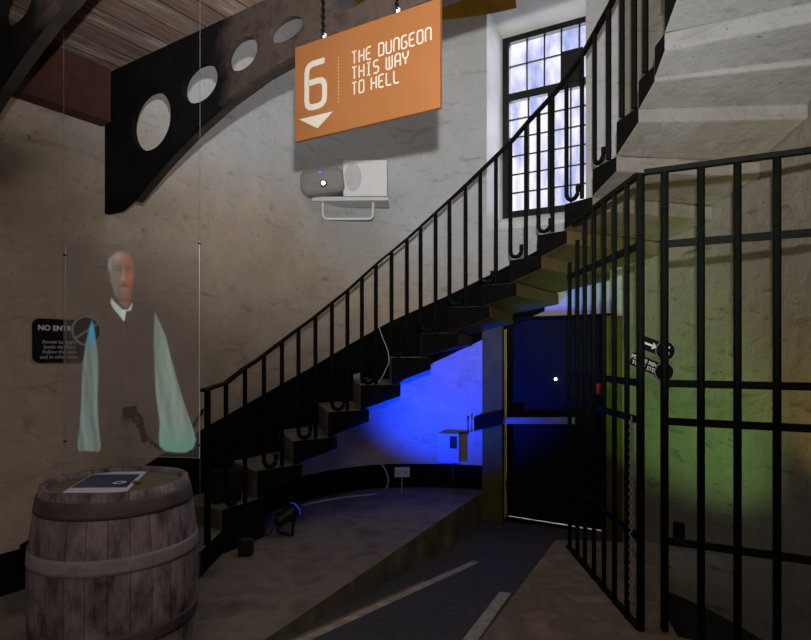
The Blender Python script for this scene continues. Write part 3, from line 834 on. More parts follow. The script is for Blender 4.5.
# positions measured as fractions of the panel
bm = bmesh.new(); lh = sh*.120
for i, s in enumerate(('THE DUNGEON', 'THIS WAY', 'TO HELL')):
    word(bm, s, sw*.432, sh*(.635-.153*i), lh, lh*.125, .715)
bm.transform(mt); obj('lettering', bm, M['white'], sign)
bm = bmesh.new(); x0, y0, ww, hh = sw*.095, sh*.315, sw*.137, sh*.45
strokes(bm, [(rc([(x0+ww, y0+hh), (x0, y0+hh), (x0, y0), (x0+ww, y0), (x0+ww, y0+hh*.58), (x0+.01, y0+hh*.58)], .035), False)], .026)
bm.transform(mt); obj('numeral', bm, M['white'], sign)
bm = bmesh.new()
prism(bm, [Vector((sw*.035, sh*.224, .0008)), Vector((sw*.292, sh*.217, .0008)), Vector((sw*.178, sh*.084, .0008))], Vector((0, 0, .002)))
bm.transform(mt); obj('arrow', bm, M['white'], sign)
bm = bmesh.new()
for i in range(14):
    bmesh.ops.create_circle(bm, cap_ends=True, segments=8, radius=.003, matrix=Matrix.Translation((sw*.335, sh*(.3+.45*i/13), .0015)))
bm.transform(mt); obj('dotted_line', bm, M['white'], sign)
for f, nm in ((.22, 'left'), (.735, 'right')):
    q = Vector((sa_b.x, sa_b.y, 0))+SX*f
    # eyelet
    bm = bmesh.new(); bmesh.ops.create_cube(bm, size=1)
    bm.transform(Matrix.Translation((sw*f, sh+.008, -.009)) @ Matrix.Diagonal((.012, .03, .012, 1))); bm.transform(mt); obj('eyelet', bm, M['boxwhite'], sign)
    chain('sign_chain', [Vector((q.x, q.y, zt+.018)), Vector((q.x, q.y, 3.21))], 'black chain from the ceiling to the %s end of the orange sign' % nm, 'chain',   .020, .011, .003, M['iron'], 'chains holding the orange sign')

# ------------------------------------------------------------------ projector and speaker shelf
DP = hit(350).y
def pq(px, py, d): return P(px, py, d)
tq = hit(350); tx = Vector((1, -.02)).normalized(); tn = Vector((tx.y, -tx.x)); tq = tq+tn*.15; mtw = frame_mtx(V3(tq, 0), V3(tx, 0))
def wl(px, off=0.0):
    """coordinate along the local wall tangent, for a plane standing off the wall by off"""
    o = tq+tn*off; d = (px-CX)/F; return (d*o.y-o.x)/(tx.x-d*tx.y)
def wz(px, py, off=0.0):
    o = tq+tn*off; s = wl(px, off); return EYE-(py-HY)/F*(o.y+tx.y*s)
def wallbox(name, px0, px1, py0, py1, off, dep, m, parent=None, bw=.006):
    s0, s1 = wl(px0, off+dep), wl(px1, off+dep); pm = (px0+px1)/2
    z0, z1 = wz(pm, py1, off+dep), wz(pm, py0, off+dep)
    bm = bmesh.new(); box(bm, ((s0+s1)/2, (z0+z1)/2, off+dep/2), (s1-s0, z1-z0, dep))
    if bw: bevel(bm, bw)
    bm.transform(mtw); return obj(name, bm, m, parent)
spk = thing('wall_speaker', 'white box speaker with oval grille on the wall shelf below the orange sign', 'speaker', V3(tq, wz(350, 200)))
wallbox('cabinet', 343, 387, 160, 196, -.06, .28, M['boxwhite'], spk, .012)
s0, s1 = wl(345, .22), wl(361.5, .22); zc = wz(353, 177, .22); hh = (wz(353, 163, .22)-wz(353, 191, .22))/2
bm = bmesh.new(); bmesh.ops.create_circle(bm, cap_ends=True, segments=40, radius=1, matrix=Matrix.Translation(((s0+s1)/2, zc, .224)) @ Matrix.Diagonal(((s1-s0)/2, hh, 1, 1)))
bmesh.ops.solidify(bm, geom=bm.faces, thickness=.006); bm.transform(mtw); obj('grille', bm, M['grillegrey'], spk)
shelf = thing('projector_shelf', 'white metal wall shelf and frame under the projector and speaker', 'shelf', V3(tq, wz(350, 215)))
wallbox('shelf_plate', 312, 388, 196.5, 200.5, -.10, .28, M['boxwhite'], shelf, .004)
bm = bmesh.new(); yb = 219
pts = [(wl(px_, .1), wz(px_, py_, .1)) for px_, py_ in ((323, 200.5), (323, 219), (373, 219), (373, 200.5))]
pv = [mtw @ Vector((a_, b_, .1)) for a_, b_ in rc(pts, .05)]
sweep(bm, pv, .02, .02, up=V3(tn, 0)); obj('support_frame', bm, M['boxwhite'], shelf)
prj = thing('projector', 'grey ceiling projector with glowing lens tilted beside the white speaker', 'projector', V3(tq, wz(320, 190)))
s0, s1 = wl(299, .3), wl(343, .3); zc = wz(321, 180, .3); 
bm = bmesh.new()
sec = [(-.5, -.36), (-.42, -.5), (.42, -.5), (.5, -.36), (.5, .3), (.4, .47), (-.4, .47), (-.5, .3)]
W_, H_, D_ = (s1-s0), wz(321, 167, .3)-wz(321, 193, .3), .26
prof = [(-.5, .55), (-.46, .8), (-.35, 1.0), (.38, 1.0), (.46, .85), (.5, .62)]
rings = []
for fx, sc_ in prof:
    rings.append([bm.verts.new((fx*W_, b_*H_*sc_, a_*D_*(.7+.3*sc_))) for a_, b_ in sec])
for r0, r1 in zip(rings, rings[1:]):
    for k in range(8): bm.faces.new([r0[k], r0[(k+1) % 8], r1[(k+1) % 8], r1[k]])
bm.faces.new(rings[0][::-1]); bm.faces.new(rings[-1]); bmesh.ops.recalc_face_normals(bm, faces=bm.faces)
bevel(bm, .008, 2)
TM = mtw @ Matrix.Translation(((s0+s1)/2, zc, .17)) @ Matrix.Rotation(math.radians(7), 4, 'Z')
bm.transform(TM); obj('projector_case', bm, M['projgrey'], prj)
bm = bmesh.new(); bmesh.ops.create_cone(bm, cap_ends=True, segments=20, radius1=.034, radius2=.03, depth=.03, matrix=TM @ Matrix.Translation((.02, -.035, .128))); obj('lens_ring', bm, M['black'], prj)
bm = bmesh.new(); bmesh.ops.create_cone(bm, cap_ends=True, segments=16, radius1=.02, radius2=.02, depth=.006, matrix=TM @ Matrix.Translation((.02, -.035, .145))); o = obj('lens', bm, M['lensglow'], prj); tag(o, 'glowing white lens')
bm = bmesh.new(); bmesh.ops.create_cube(bm, size=1); bm.transform(TM @ Matrix.Translation((.0, .075, .128)) @ Matrix.Diagonal((.03, .012, .006, 1))); o = obj('status_light', bm, M['ledblue'], prj); tag(o, 'small blue status light')
bm = bmesh.new(); box(bm, (wl(312, .2), wz(312, 195, .2), .15), (.03, .06, .03)); box(bm, (wl(338, .15), wz(338, 190, .15), .1), (.09, .13, .1)); bm.transform(mtw); obj('mount', bm, M['black'], prj)

# ------------------------------------------------------------------ NO ENTRY sign
o_ = A0+U*.1
def wu(px): d = (px-CX)/F; return (d*A0.y-A0.x)/(U.x-d*U.y)
u0, u1 = wu(32), wu(84); zt_ = EYE-(318-HY)/F*(A0.y+U.y*u0); zb_ = EYE-(363-HY)/F*(A0.y+U.y*u0)
nsw, nsh = u1-u0, zt_-zb_
nm = frame_mtx(V3(A0+U*u0, zb_), V3(U, 0))
ns = thing('no_entry_sign', 'black no entry notice on the left wall, partly behind the glass', 'sign', V3(A0+U*u0, zb_))
def rrect(w, h, r, n=6):
    out = []
    for cx, cy, a0 in ((w-r, h-r, 0), (r, h-r, 90), (r, r, 180), (w-r, r, 270)):
        for k in range(n+1):
            t = math.radians(a0+90*k/n); out.append(Vector((cx+r*math.cos(t), cy+r*math.sin(t), 0)))
    return out
bm = bmesh.new(); prism(bm, rrect(nsw, nsh, .04), Vector((0, 0, .008))); bm.transform(nm); obj('plate', bm, M['signblack'], ns)
rad = .098
bm = bmesh.new(); cxs, cys = wu(86)-u0, nsh*.755
prism(bm, [Vector((cxs+rad*math.cos(2*math.pi*k/40), cys+rad*math.sin(2*math.pi*k/40), .001)) for k in range(40)], Vector((0, 0, .010))); bm.transform(nm); obj('disc', bm, M['signblack'], ns)
bm = bmesh.new(); rr = rad*.93
strokes(bm, [([(cxs+rr*math.cos(2*math.pi*k/40), cys+rr*math.sin(2*math.pi*k/40)) for k in range(40)], True), ([(cxs-rr*.8, cys-rr*.55), (cxs+rr*.8, cys+rr*.55)], False)], .014, .001, .0112)
bm.transform(nm); obj('prohibition_ring', bm, M['signgrey'], ns)
me = text_mesh('NO ENTRY', nsh*.168); xform(me, nm @ Matrix.Diagonal((1, 1, 1, 1)) @ Matrix.Translation((nsw*.09, nsh*.735, .0095))); obj('heading', me, M['signwhite'], ns)
for i, s in enumerate(('Access to upper', 'levels via stairs', 'Follow the signs', 'and in other areas')):
    me = text_mesh(s, nsh*.115, 'CENTER'); xform(me, nm @ Matrix.Translation((nsw*.5, nsh*(.44-.115*i), .0095))); obj('notice_line', me, M['signgrey'], ns)

# ------------------------------------------------------------------ arrow and mind-your-step signs behind the grille
def plaque(name, pxa, pya, pxb, pyb, D, hh_, label, kind):
    a_, b_ = P(pxa, pya, D), P(pxb, pyb, D); root = thing(name, label, 'sign', a_)
    x = (b_-a_); L = x.length; mt_ = frame_mtx(a_, x)
    bm = bmesh.new(); prism(bm, [Vector(p) for p in ((0, -hh_/2, 0), (L, -hh_/2, 0), (L, hh_/2, 0), (0, hh_/2, 0))], Vector((0, 0, .006))); bm.transform(mt_); obj('plate', bm, M['signblack'], root)
    r = hh_*.78
    bm = bmesh.new(); prism(bm, [Vector((L+r*.5+r*math.cos(2*math.pi*k/32), r*math.sin(2*math.pi*k/32), -.001)) for k in range(32)], Vector((0, 0, .009))); bm.transform(mt_); obj('disc', bm, M['signblack'], root)
    bm = bmesh.new(); strokes(bm, [([(L+r*.5+r*.95*math.cos(2*math.pi*k/32), r*.95*math.sin(2*math.pi*k/32)) for k in range(32)], True)], .003, .0006, .0083); bm.transform(mt_); obj('ring', bm, M['signgrey'], root)
    if kind == 'arrow':
        bm = bmesh.new(); strokes(bm, [([(.01, 0), (L*.62, 0)], False)], hh_*.16, .0006, .0063)
        prism(bm, [Vector((L*.55, hh_*.28, .0063)), Vector((L*.82, 0, .0063)), Vector((L*.55, -hh_*.28, .0063))], Vector((0, 0, .0006))); bm.transform(mt_); obj('arrow', bm, M['signwhite'], root)
        me = text_mesh('6', r*1.5, 'CENTER'); xform(me, mt_ @ Matrix.Translation((L+r*.6, -r*.52, .009))); obj('numeral', me, M['signwhite'], root)
    else:
        for i, s in enumerate(('PLEASE MIND', 'YOUR STEP')):
            me = text_mesh(s, hh_*.42, 'CENTER'); xform(me, mt_ @ Matrix.Translation((L*.5, hh_*(.06-.42*i), .0066))); obj('lettering', me, M['signwhite'], root)
        me = text_mesh('!', r*1.5, 'CENTER'); xform(me, mt_ @ Matrix.Translation((L+r*.65, -r*.5, .009))); obj('symbol', me, M['signwhite'], root)
plaque('arrow_sign', 642, 342, 660, 349, 3.02, .068, 'small black plaque with white arrow and number 6 behind the grille', 'arrow')
plaque('step_warning_sign', 631, 358, 659, 370, 3.03, .066, 'small black mind your step plaque hung below the arrow plaque', 'text')

# ------------------------------------------------------------------ barrel
BD = 2.55; bc = Vector(((117-CX)/F*BD, BD)); bt = .832
barrel = thing('oak_barrel', 'old oak barrel with iron hoops standing at the lower left', 'barrel', V3(bc, 0))
RB, RH = .338, .292
def br(z):
    t = (z/bt-.5)*2; return RH+(RB-RH)*(1-abs(t)**2.0)
bm = bmesh.new()
prof = [(br(bt*i/28), bt*i/28) for i in range(29)]
prof += [(RH-.022, bt+.0), (RH-.026, bt-.008), (RH-.032, bt-.05)]
prof = [(RH-.03, 0.0)]+prof
lathe(bm, prof, 78)
o = obj('staves', bm, M['oak'], smooth=True); o.parent = barrel
bm = bmesh.new(); bmesh.ops.create_circle(bm, cap_ends=True, segments=64, radius=RH-.03); 
bmesh.ops.solidify(bm, geom=bm.faces, thickness=.02); HZ = bt-.02
o = obj('barrel_head', bm, M['head']); o.parent = barrel; o.location = (0, 0, HZ-.0)
for z0, z1, m_ in ((.735, .80, 'hoopdark'), (.525, .587, 'hooppale'), (.225, .285, 'hoopdark'), (.012, .06, 'hoopdark')):
    bm = bmesh.new(); n = 4
    pr = [(br(z0)+.0005, z0)]+[(br(z0+(z1-z0)*i/n)+.004, z0+(z1-z0)*i/n) for i in range(n+1)]+[(br(z1)+.0005, z1)]
    lathe(bm, pr, 78); o = obj('hoop', bm, M[m_], smooth=True); o.parent = barrel
# poster on the head
pz = HZ+.0015
cor = [onz(96, 472.3, pz), onz(147, 471.8, pz), onz(126, 492.5, pz), onz(62, 493, pz)]
poster = thing('poster', 'white bordered leaflet with a dark blue photo lying on the barrel top', 'leaflet', cor[3])
bm = bmesh.new(); prism(bm, cor, Vector((0, 0, .002))); obj('sheet', bm, M['paper'], poster)
def pp_(s, t): return cor[3].lerp(cor[2], s).lerp(cor[0].lerp(cor[1], s), t)+Vector((0, 0, .0022))
bm = bmesh.new(); prism(bm, [pp_(0.02, .2), pp_(.93, .2), pp_(.93, .84), pp_(.02, .84)], Vector((0, 0, .0005))); obj('photo_print', bm, M['photoblue'], poster)
bm = bmesh.new(); c_ = pp_(.72, .42); r_ = .028
for k in range(24):
    a0, a1 = 2*math.pi*k/24, 2*math.pi*(k+1)/24
    quad(bm, *[c_+Vector((math.cos(t)*rr, math.sin(t)*rr*1.1, .0008)) for t, rr in ((a0, r_*.45), (a0, r_), (a1, r_), (a1, r_*.45))])
obj('round_mark', bm, M['paper'], poster)
o = obj('brass_clip', boxbm((0, 0, 0), (.035, .018, .012), None, .003), M['brass']); o.location = onz(137.5, 484, pz)+Vector((0, 0, .008)); tag(o, 'tiny brass clip on the barrel top beside the leaflet', 'clip')

# ------------------------------------------------------------------ hanging glass with the projected man
DLf, DRt = 3.10, 2.98
GA = P(65, 455, DLf); GB = P(199.5, 457, DRt)
gx = Vector((GB.x-GA.x, GB.y-GA.y, 0)); gw = gx.length; gzb = (GA.z+GB.z)/2
gzt = (P(65, 247, DLf).z+P(199.5, 240, DRt).z)/2; gh = gzt-gzb
gm = frame_mtx(Vector((GA.x, GA.y, gzb)), gx)
scr = thing('projection_screen', 'clear hanging glass panel showing a projected elderly man in white sleeves', 'screen', Vector((GA.x, GA.y, gzb)))
bm = boxbm((gw/2, gh/2, -.003), (gw, gh, .006)); bm.transform(gm); obj('glass_pane', bm, M['pane'], scr)
def edge_strip(name, pts, r=.002):
    bm = bmesh.new(); sweep(bm, [gm @ Vector(p) for p in pts], 2*r, 2*r, n=6); obj(name, bm, M['signwhite'] if r > .002 else M['signgrey'], scr)
edge_strip('pane_edge', [(gw, 0, 0), (gw, gh, 0)], .0022)  # right edge whiter: bright glint along the glass put into the colour
edge_strip('pane_edge', [(0, 0, 0), (0, gh, 0)], .0012)
edge_strip('pane_edge', [(0, 0, 0), (gw, 0, 0)], .0012)
for (x, y) in ((.0, gh*.955), (gw, gh*.99), (.0, gh*.06), (gw, gh*.06)):
    bm = bmesh.new(); bmesh.ops.create_cone(bm, cap_ends=True, segments=12, radius1=.0055, radius2=.0055, depth=.016); bm.transform(gm @ Matrix.Translation((x, y, 0))); obj('clip', bm, M['black'], scr)
def gpx(px, py):
    # pane-local coordinates of an image point
    d = (px-CX)/F; s = (d*GA.y-GA.x)/(gx.x/gw-d*gx.y/gw); D = GA.y+gx.y/gw*s
    return s, EYE-(py-HY)/F*D-gzb
def inside(poly, x, y):
    c = False; n = len(poly)
    for i in range(n):
        x0, y0 = poly[i]; x1, y1 = poly[(i+1) % n]
        if (y0 > y) != (y1 > y) and x < (x1-x0)*(y-y0)/(y1-y0)+x0: c = not c
    return c
def edge_dist(poly, x, y):
    best = 1e9; n = len(poly)
    for i in range(n):
        x0, y0 = poly[i]; x1, y1 = poly[(i+1) % n]; dx, dy = x1-x0, y1-y0
        t = max(0, min(1, ((x-x0)*dx+(y-y0)*dy)/(dx*dx+dy*dy+1e-9)))
        best = min(best, math.hypot(x-x0-t*dx, y-y0-t*dy))
    return best
man = bpy.data.objects.new('projected_figure', None); C.objects.link(man); man.parent = scr; man.matrix_parent_inverse = parent_mat(scr).inverted(); man.location = scr.location
man['label'] = 'projected picture of a bald man in shirt sleeves'
def picture(name, poly, colf, alpha, feather, res=.5, z=.001):
    xs = [p[0] for p in poly]; ys = [p[1] for p in poly]; bm = bmesh.new(); col = []
    nx = int((max(xs)-min(xs))/res)+2; ny = int((max(ys)-min(ys))/res)+2; grid = {}
    x0, y0 = min(xs)-res/2, min(ys)-res/2
    def vert(i, j):
        if (i, j) not in grid:
            px, py = x0+i*res, y0+j*res; a_, b_ = gpx(px, py)
            v = bm.verts.new(gm @ Vector((a_, b_, z))); grid[(i, j)] = v
            ins = inside(poly, px, py); d = edge_dist(poly, px, py)
            al = alpha*min(1, d/feather) if ins else 0.0
            c_, m_ = colf(px, py); col.append((lin(c_[0]), lin(c_[1]), lin(c_[2]), al*m_))
        return grid[(i, j)]
    for i in range(nx):
        for j in range(ny):
            if any(inside(poly, x0+(i+a_)*res, y0+(j+b_)*res) for a_ in (0, 1) for b_ in (0, 1)):
                bm.faces.new([vert(i, j), vert(i+1, j), vert(i+1, j+1), vert(i, j+1)])
    bm.verts.index_update()
    me = bpy.data.meshes.new(name); bm.to_mesh(me); bm.free()
    at = me.color_attributes.new('pic', 'FLOAT_COLOR', 'POINT')
    for k, c_ in enumerate(col): at.data[k].color = c_
    o = obj(name, me, M['ghost'], man)
    return o
def g(x, y, cx, cy, sx, sy): return math.exp(-((x-cx)/sx)**2-((y-cy)/sy)**2)
def mixt(a_, b_, t): return tuple(a_[i]+(b_[i]-a_[i])*t for i in range(3))
def face_col(x, y):
    c_ = mixt((122, 112, 104), (140, 92, 76), max(0, min(1, (x-116)/14)))
    k = 1+.30*g(x, y, 117, 256, 6, 5)+.18*g(x, y, 123.5, 273, 1.7, 6)+.25*g(x, y, 123, 279, 3, 2.5)
    k -= .22*g(x, y, 119, 269.5, 3.2, 1.6)+.26*g(x, y, 128, 269.5, 3, 1.6)+.30*g(x, y, 124, 285.5, 4, 1.3)+.15*g(x, y, 124, 281.8, 3, 1)
    k -= .15*g(x, y, 119, 266, 3.5, .9)+.15*g(x, y, 128.5, 266, 3.5, .9)
    k += .12*g(x, y, 124, 290, 3.5, 2.2)-.18*g(x, y, 134, 292, 5, 9)-.12*g(x, y, 118.5, 294, 3, 6)-.2*g(x, y, 124, 300, 9, 2.5)
    r_ = 1+.22*g(x, y, 130, 278, 4, 5)+.15*g(x, y, 126, 257, 5, 5)
    return (min(255, c_[0]*k*r_), c_[1]*k, c_[2]*k), 1
picture('face', [(121, 249.5), (126, 250.5), (131, 254), (134.5, 260), (135.5, 268), (135.5, 278), (134.5, 287), (133.5, 300), (128, 309), (123, 309), (117, 302), (112.5, 294), (111, 286), (108.5, 281), (108, 273), (108.5, 262), (111, 255), (115, 251)], face_col, .58, 3.5)
def hair_col(x, y): return (150, 150, 146), .8
picture('hair', [(111, 254), (113, 256), (112.5, 263), (112, 271), (109.5, 274), (107, 268), (107.5, 260)], hair_col, .5, 2.0, z=.0014)
def fold(x, y, seed): return .5+.32*math.sin(x*.42+seed+1.1*math.sin(y*.05+seed)-.03*y)+.18*math.sin(x*.9-.05*y+seed*3+1.3*math.sin(y*.11))
def collar_col(x, y): return mixt((176, 188, 180), (150, 158, 150), fold(x, y, 1)), 1
picture('collar', [(111.5, 296), (114, 300), (119, 305), (123, 309), (128, 308.5), (132, 302), (133.5, 304), (132, 311), (127, 312), (125.5, 320), (124, 322.5), (119, 316), (113, 309), (110, 303)], collar_col, .78, 1.5, z=.0018)
def lsl_col(x, y):
    c_ = mixt((116, 130, 126), (92, 100, 95), fold(x, y, .4)); t = g(x, y, 92, 330, 7, 14); c_ = mixt(c_, (66, 138, 160), min(1, t*1.1))
    t2 = g(x, y, 98, 452, 6, 8); c_ = mixt(c_, (128, 104, 80), t2*.8); return c_, 1
picture('sleeve', [(92, 317.5), (95, 327), (96.5, 338), (98.5, 352), (99.5, 372), (98.5, 395), (99, 415), (100, 432), (102, 447), (100, 453), (90, 452), (78, 452), (76.5, 445), (79, 425), (80.5, 405), (81, 385), (82.5, 360), (85.5, 341), (89, 327)], lsl_col, .74, 2.0)
def rsl_col(x, y):
    c_ = mixt((128, 140, 128), (98, 109, 100), fold(x*.8, y, 2.2)*.8); c_ = mixt(c_, (98, 132, 120), max(0, min(1, (y-420)/30))); return c_, 1
picture('sleeve', [(154, 309), (158.5, 317), (163, 327), (167, 337), (171, 354), (177, 376), (183, 396), (189, 414), (195, 431), (197, 440), (194, 449), (186, 453.5), (176, 453.5), (165, 452), (159, 447), (158, 437), (159, 424), (157, 408), (155, 392), (154, 370), (153, 345), (153.5, 325)], rsl_col, .80, 2.0)
def but_col(x, y): return (112, 106, 102), 1
for (bx, by) in ((124.5, 332), (125.5, 356), (127.5, 377.5), (127, 389)):
    picture('button', [(bx+1.2*math.cos(2*math.pi*k/8), by+1.2*math.sin(2*math.pi*k/8)) for k in range(8)], but_col, .55, .8)
# suspension wires
for (pxx, D, nm_, gz) in ((67.5, DLf-.0, 'left', gzb), (199.2, DRt, 'right', gzb)):
    p = GA if nm_ == 'left' else GB
    o = obj('hanging_wire', tube_bm([Vector((p.x+(.004 if nm_ == 'right' else -.004), p.y-.004, 0.0)), Vector((p.x+(.004 if nm_ == 'right' else -.004), p.y-.004, 3.215))], .0011, 6), M['projgrey'])
    tag(o, 'thin steel wire from ceiling to floor along the %s edge of the glass' % nm_, 'wire', 'wires holding the glass panel')

# ------------------------------------------------------------------ blue flood lamp, meter box, socket, cables
lp = onz(283, 536, 0.0); lp.x += .0
lamp = thing('flood_lamp', 'black stage lamp with blue lit rim on the floor below the stairs', 'lamp', lp)
aim = (P(430, 395, 5.85)-(lp+Vector((0, 0, .16)))).normalized()
lc = lp+Vector((.02, .02, .145))
q = Vector((0, 0, 1)).rotation_difference(aim).to_matrix().to_4x4(); lm = Matrix.Translation(lc) @ q @ Matrix.Scale(.8, 4)
bm = bmesh.new(); lathe(bm, [(.0, -.12), (.045, -.12), (.05, -.09), (.05, -.02), (.068, 0), (.068, .1), (.072, .1), (.072, .115), (.06, .115), (.055, .105)], 28); bm.transform(lm); obj('housing', bm, M['black'], lamp, smooth=True)
bm = bmesh.new(); lathe(bm, [(.0, .104), (.058, .104)], 28); bm.transform(lm); o = obj('lens', bm, M['bluelens'], lamp)
bm = bmesh.new(); lathe(bm, [(.0722, .108), (.0735, .112), (.0725, .117), (.062, .117)], 28); bm.transform(lm); o = obj('colour_ring', bm, M['bluelens'], lamp); tag(o, 'glowing blue rim')
sd = aim.cross(Vector((0, 0, 1))).normalized()
pts = [lc+sd*.085, lc+sd*.085+Vector((-.01, 0, -.13)), Vector((lc.x-.02, lc.y, .012))+sd*.05, Vector((lc.x-.02, lc.y, .012))-sd*.05, lc-sd*.085+Vector((-.01, 0, -.13)), lc-sd*.085]
bm = bmesh.new(); sweep(bm, pts, .022, .006, up=aim); obj('yoke', bm, M['black'], lamp)
for s_ in (1, -1):
    bm = bmesh.new(); bmesh.ops.create_cone(bm, cap_ends=True, segments=12, radius1=.014, radius2=.014, depth=.03); qq = Vector((0, 0, 1)).rotation_difference(sd).to_matrix().to_4x4()
    bm.transform(Matrix.Translation(lc+sd*.09*s_) @ qq); obj('knob', bm, M['black'], lamp)
# meter box
tqm = hit(449); txm = (hit(459)-hit(439)).normalized(); tnm = Vector((txm.y, -txm.x))
wm = wallpt(449.5, 446.5); mm = frame_mtx(wm, V3(txm, 0)); sc1 = tqm.y/F
mb = thing('meter_box', 'pale blue-lit electricity box on the wall below the stairs', 'box', wm)
bm = boxbm((0, 0, .06), (20*sc1, 29*sc1, .12), None, .008); bm.transform(mm); obj('cabinet', bm, M['metergrey'], mb)
bm = boxbm((4.5*sc1, 6*sc1, .122), (7*sc1, 12*sc1, .012), None, .003); bm.transform(mm); obj('window_plate', bm, M['black'], mb)
o = obj('wall_pipe', tube_bm([wallpt(453, 461.5, .03)+Vector((0, 0, 0)), wallpt(453, 488, .03)], .014, 8), M['black']); tag(o, 'short black pipe from the pale electricity box down to the floor', 'pipe')
o = obj('pipe_elbow', tube_bm([wallpt(459, 433, .05), wallpt(468, 433, .05), wallpt(468, 416, .05)], .012, 8), M['black']); tag(o, 'thin black conduit running up beside the pale electricity box', 'pipe')
# socket
wq_ = wallpt(402, 471.5); txm = (hit(410)-hit(394)).normalized(); mm = frame_mtx(wq_, V3(txm, 0)); sc1 = hit(402).y/F
so = thing('wall_socket', 'white double wall socket on the black skirting below the stairs', 'socket', wq_)
bm = boxbm((0, 0, .026), (15*sc1, 9.5*sc1, .03), None, .004); bm.transform(mm); obj('face_plate', bm, M['boxwhite'], so)
for dx in (-.035, .035):
    bm = boxbm((dx, -.005, .042), (.034, .034, .006), None, .002); bm.transform(mm); obj('socket_outlet', bm, M['grillegrey'], so)
o = obj('socket_cable', tube_bm([wallpt(402, 477, .035), wallpt(402, 483, .035), onz(401.5, 493, .006)], .006, 6), M['cable']); tag(o, 'short pale cable hanging down from the double socket', 'cable')
def smooth(pts, n=8):
    out = []; P_ = [pts[0]]+pts+[pts[-1]]
    for i in range(1, len(P_)-2):
        for k in range(n):
            t = k/n; a_, b_, c_, d_ = P_[i-1], P_[i], P_[i+1], P_[i+2]
            out.append(.5*((2*b_)+(c_-a_)*t+(2*a_-5*b_+4*c_-d_)*t*t+(-a_+3*b_-3*c_+d_)*t**3))
    out.append(pts[-1]); return out
cpts = [onz(302, 505.5, .012), onz(312, 503, .006), onz(330, 499.5, .006), onz(350, 496.5, .006), onz(372, 494.5, .006), wallpt(383, 491.5, .06), wallpt(388, 484, .05), wallpt(387.5, 475, .05), wallpt(383, 466, .025), wallpt(377, 460, .02), wallpt(372, 455, .02)]
o = obj('power_cable', tube_bm(smooth(cpts), .0075, 8), M['cable']); tag(o, 'pale cable trailing along the floor from the stage lamp and up the wall', 'cable')
lc2 = [lp+Vector((-.05, -.02, .1)), onz(268, 535, .008), onz(258, 531, .008), onz(252, 537, .008)]
o = obj('lamp_cable', tube_bm(smooth(lc2), .005, 6), M['black']); tag(o, 'black cable behind the stage lamp at the foot of the step', 'cable')
# pale cable down the stair side and small lamp on the fifth step
s6 = inner[5]; ins = Vector((-.05, .35, 0))
cp2 = [P(377, 322, 5.1), P(382, 336, 5.1), P(387.5, 350, 5.08), P(389, 362, 5.05), P(386, 369, 5.0)]
zt6 = s6.z
last = P(378, 373, 5.0); last.z = zt6+.012
lst2 = last+Vector((-.12, .02, 0))
o = obj('stair_cable', tube_bm(smooth(cp2+[last, lst2]), .004, 6), M['cable']); tag(o, 'thin pale cable hanging from the railing onto a step', 'cable')
sp = Vector((lst2.x-.07, lst2.y, zt6+.004))
bl = thing('step_lamp', 'small pale lamp lying on a step at the end of the thin cable', 'lamp', sp)
bm = bmesh.new(); lathe(bm, [(.0, .0), (.03, .0), (.035, .05), (.045, .07), (.04, .075), (0, .075)], 18); o = obj('lamp_body', bm, M['projgrey']); o.parent = bl; o.location = (-.02, 0, .045); o.rotation_euler = (0, math.radians(80), 0)
bm = boxbm((.07, 0, .025), (.06, .05, .05), None, .006); o = obj('transformer', bm, M['black']); o.parent = bl
# small box at the stair foot
bp = onz(246, 555, 0)
o = obj('floor_block', boxbm((0, 0, .055), (.09, .09, .11), None, .012), M['pit']); o.location = bp; tag(o, 'small dark block on the floor against the bottom step', 'block')
# dark box on the second tread behind the railing
bx = P(225, 470, 4.25); z2 = inner[1].z
o = obj('case', boxbm((0, 0, .11), (.20, .16, .22), Matrix.Rotation(.55, 3, 'Z'), .01), M['black']); o.location = (bx.x, bx.y, z2+.004); tag(o, 'black box on the low step behind the bottom balusters', 'box')

# ------------------------------------------------------------------ light
def light(name, typ, loc, energy, col, aim=None, **kw):
    l = bpy.data.lights.new(name, typ); l.energy = energy; l.color = col
    for k, v in kw.items(): setattr(l, k, v)
    o = bpy.data.objects.new(name, l); C.objects.link(o); o.location = loc
    if aim is not None: o.rotation_euler = (Vector(aim)-Vector(loc)).to_track_quat('-Z', 'Y').to_euler()
    return o
fl = Vector((.02, -.02, 1.645))
light('flash', 'SPOT', fl, 800, (1, .985, .965), fl+Vector((.20, 1, .76)), spot_size=math.radians(102), spot_blend=1.0, shadow_soft_size=.02)
bsrc = lm @ Vector((0, 0, .13))
light('blue_flood', 'SPOT', bsrc, 860, (.0, .035, 1), P(452, 384, 5.8), spot_size=math.radians(58), spot_blend=.9, shadow_soft_size=.05)
light('green_uplight', 'SPOT', (1.75, 3.0, -.35), 170, (.40, .85, .26), (2.02, 4.85, 1.35), spot_size=math.radians(56), spot_blend=1.0, shadow_soft_size=.06)
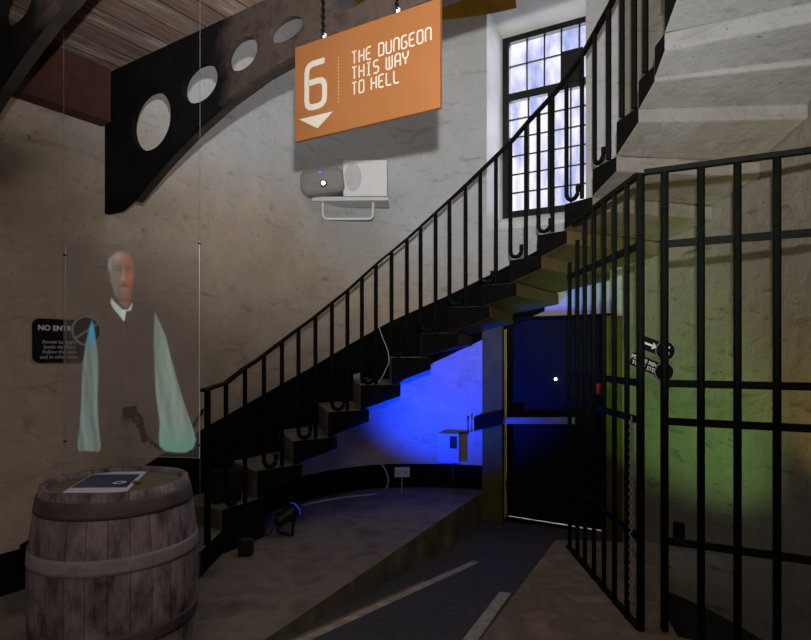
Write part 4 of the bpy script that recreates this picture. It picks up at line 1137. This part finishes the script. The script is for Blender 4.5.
light('amber_uplight', 'SPOT', (1.9, 2.75, .1), 62, (1, .78, .24), (2.46, 3.8, 1.85), spot_size=math.radians(62), spot_blend=1.0, shadow_soft_size=.06)
light('room_fill', 'AREA', (-.6, -1.2, 2.9), 40, (1, .9, .85), (-.8, 2.5, .6), size=1.6)  # added soft fill behind the camera, no such lamp in the room
light('stairwell_fill', 'AREA', (.1, 3.4, 4.95), 24, (1, .95, .90), (.1, 3.6, 0), size=2.2)
light('room_beyond', 'POINT', V3((da+db)/2+dn*.7, 1.2), 42, (1, .85, .65), shadow_soft_size=.1)
wc = wpt(WL/2, (WF0+WF1)/2, .25)
light('window_daylight', 'AREA', wc, 40, (.75, .82, 1), wc-V3(wn, 0)+Vector((0, 0, -.2)), shape='RECTANGLE', size=.85, size_y=1.8)

# world: pale sky seen through the window
w = bpy.data.worlds.new('sky'); sc.world = w; w.use_nodes = True; nt = w.node_tree
tcw = nt.nodes.new('ShaderNodeTexCoord'); mpw = nt.nodes.new('ShaderNodeMapping'); mpw.inputs['Scale'].default_value = (34, 34, 4)
nzw = nt.nodes.new('ShaderNodeTexNoise'); nzw.inputs['Scale'].default_value = 1.4; nzw.inputs['Detail'].default_value = 5
rw = nt.nodes.new('ShaderNodeValToRGB'); e = rw.color_ramp.elements
e[0].position = .30; e[0].color = rgb(150, 165, 228); e[1].position = .60; e[1].color = rgb(250, 248, 255)
x_ = e.new(.44); x_.color = rgb(208, 208, 240)
nt.links.new(tcw.outputs['Generated'], mpw.inputs['Vector']); nt.links.new(mpw.outputs['Vector'], nzw.inputs['Vector'])
nt.links.new(nzw.outputs['Fac'], rw.inputs['Fac']); nt.links.new(rw.outputs['Color'], nt.nodes['Background'].inputs['Color'])
nt.nodes['Background'].inputs['Strength'].default_value = 1.15

cam = bpy.data.cameras.new('camera'); co = bpy.data.objects.new('camera', cam); C.objects.link(co)
co.location = (0, 0, EYE); co.rotation_euler = (math.pi/2, 0, 0)
cam.sensor_width = 36; cam.lens = F/811*36; cam.shift_y = (HY-320)/811; cam.clip_start = .05
sc.camera = co
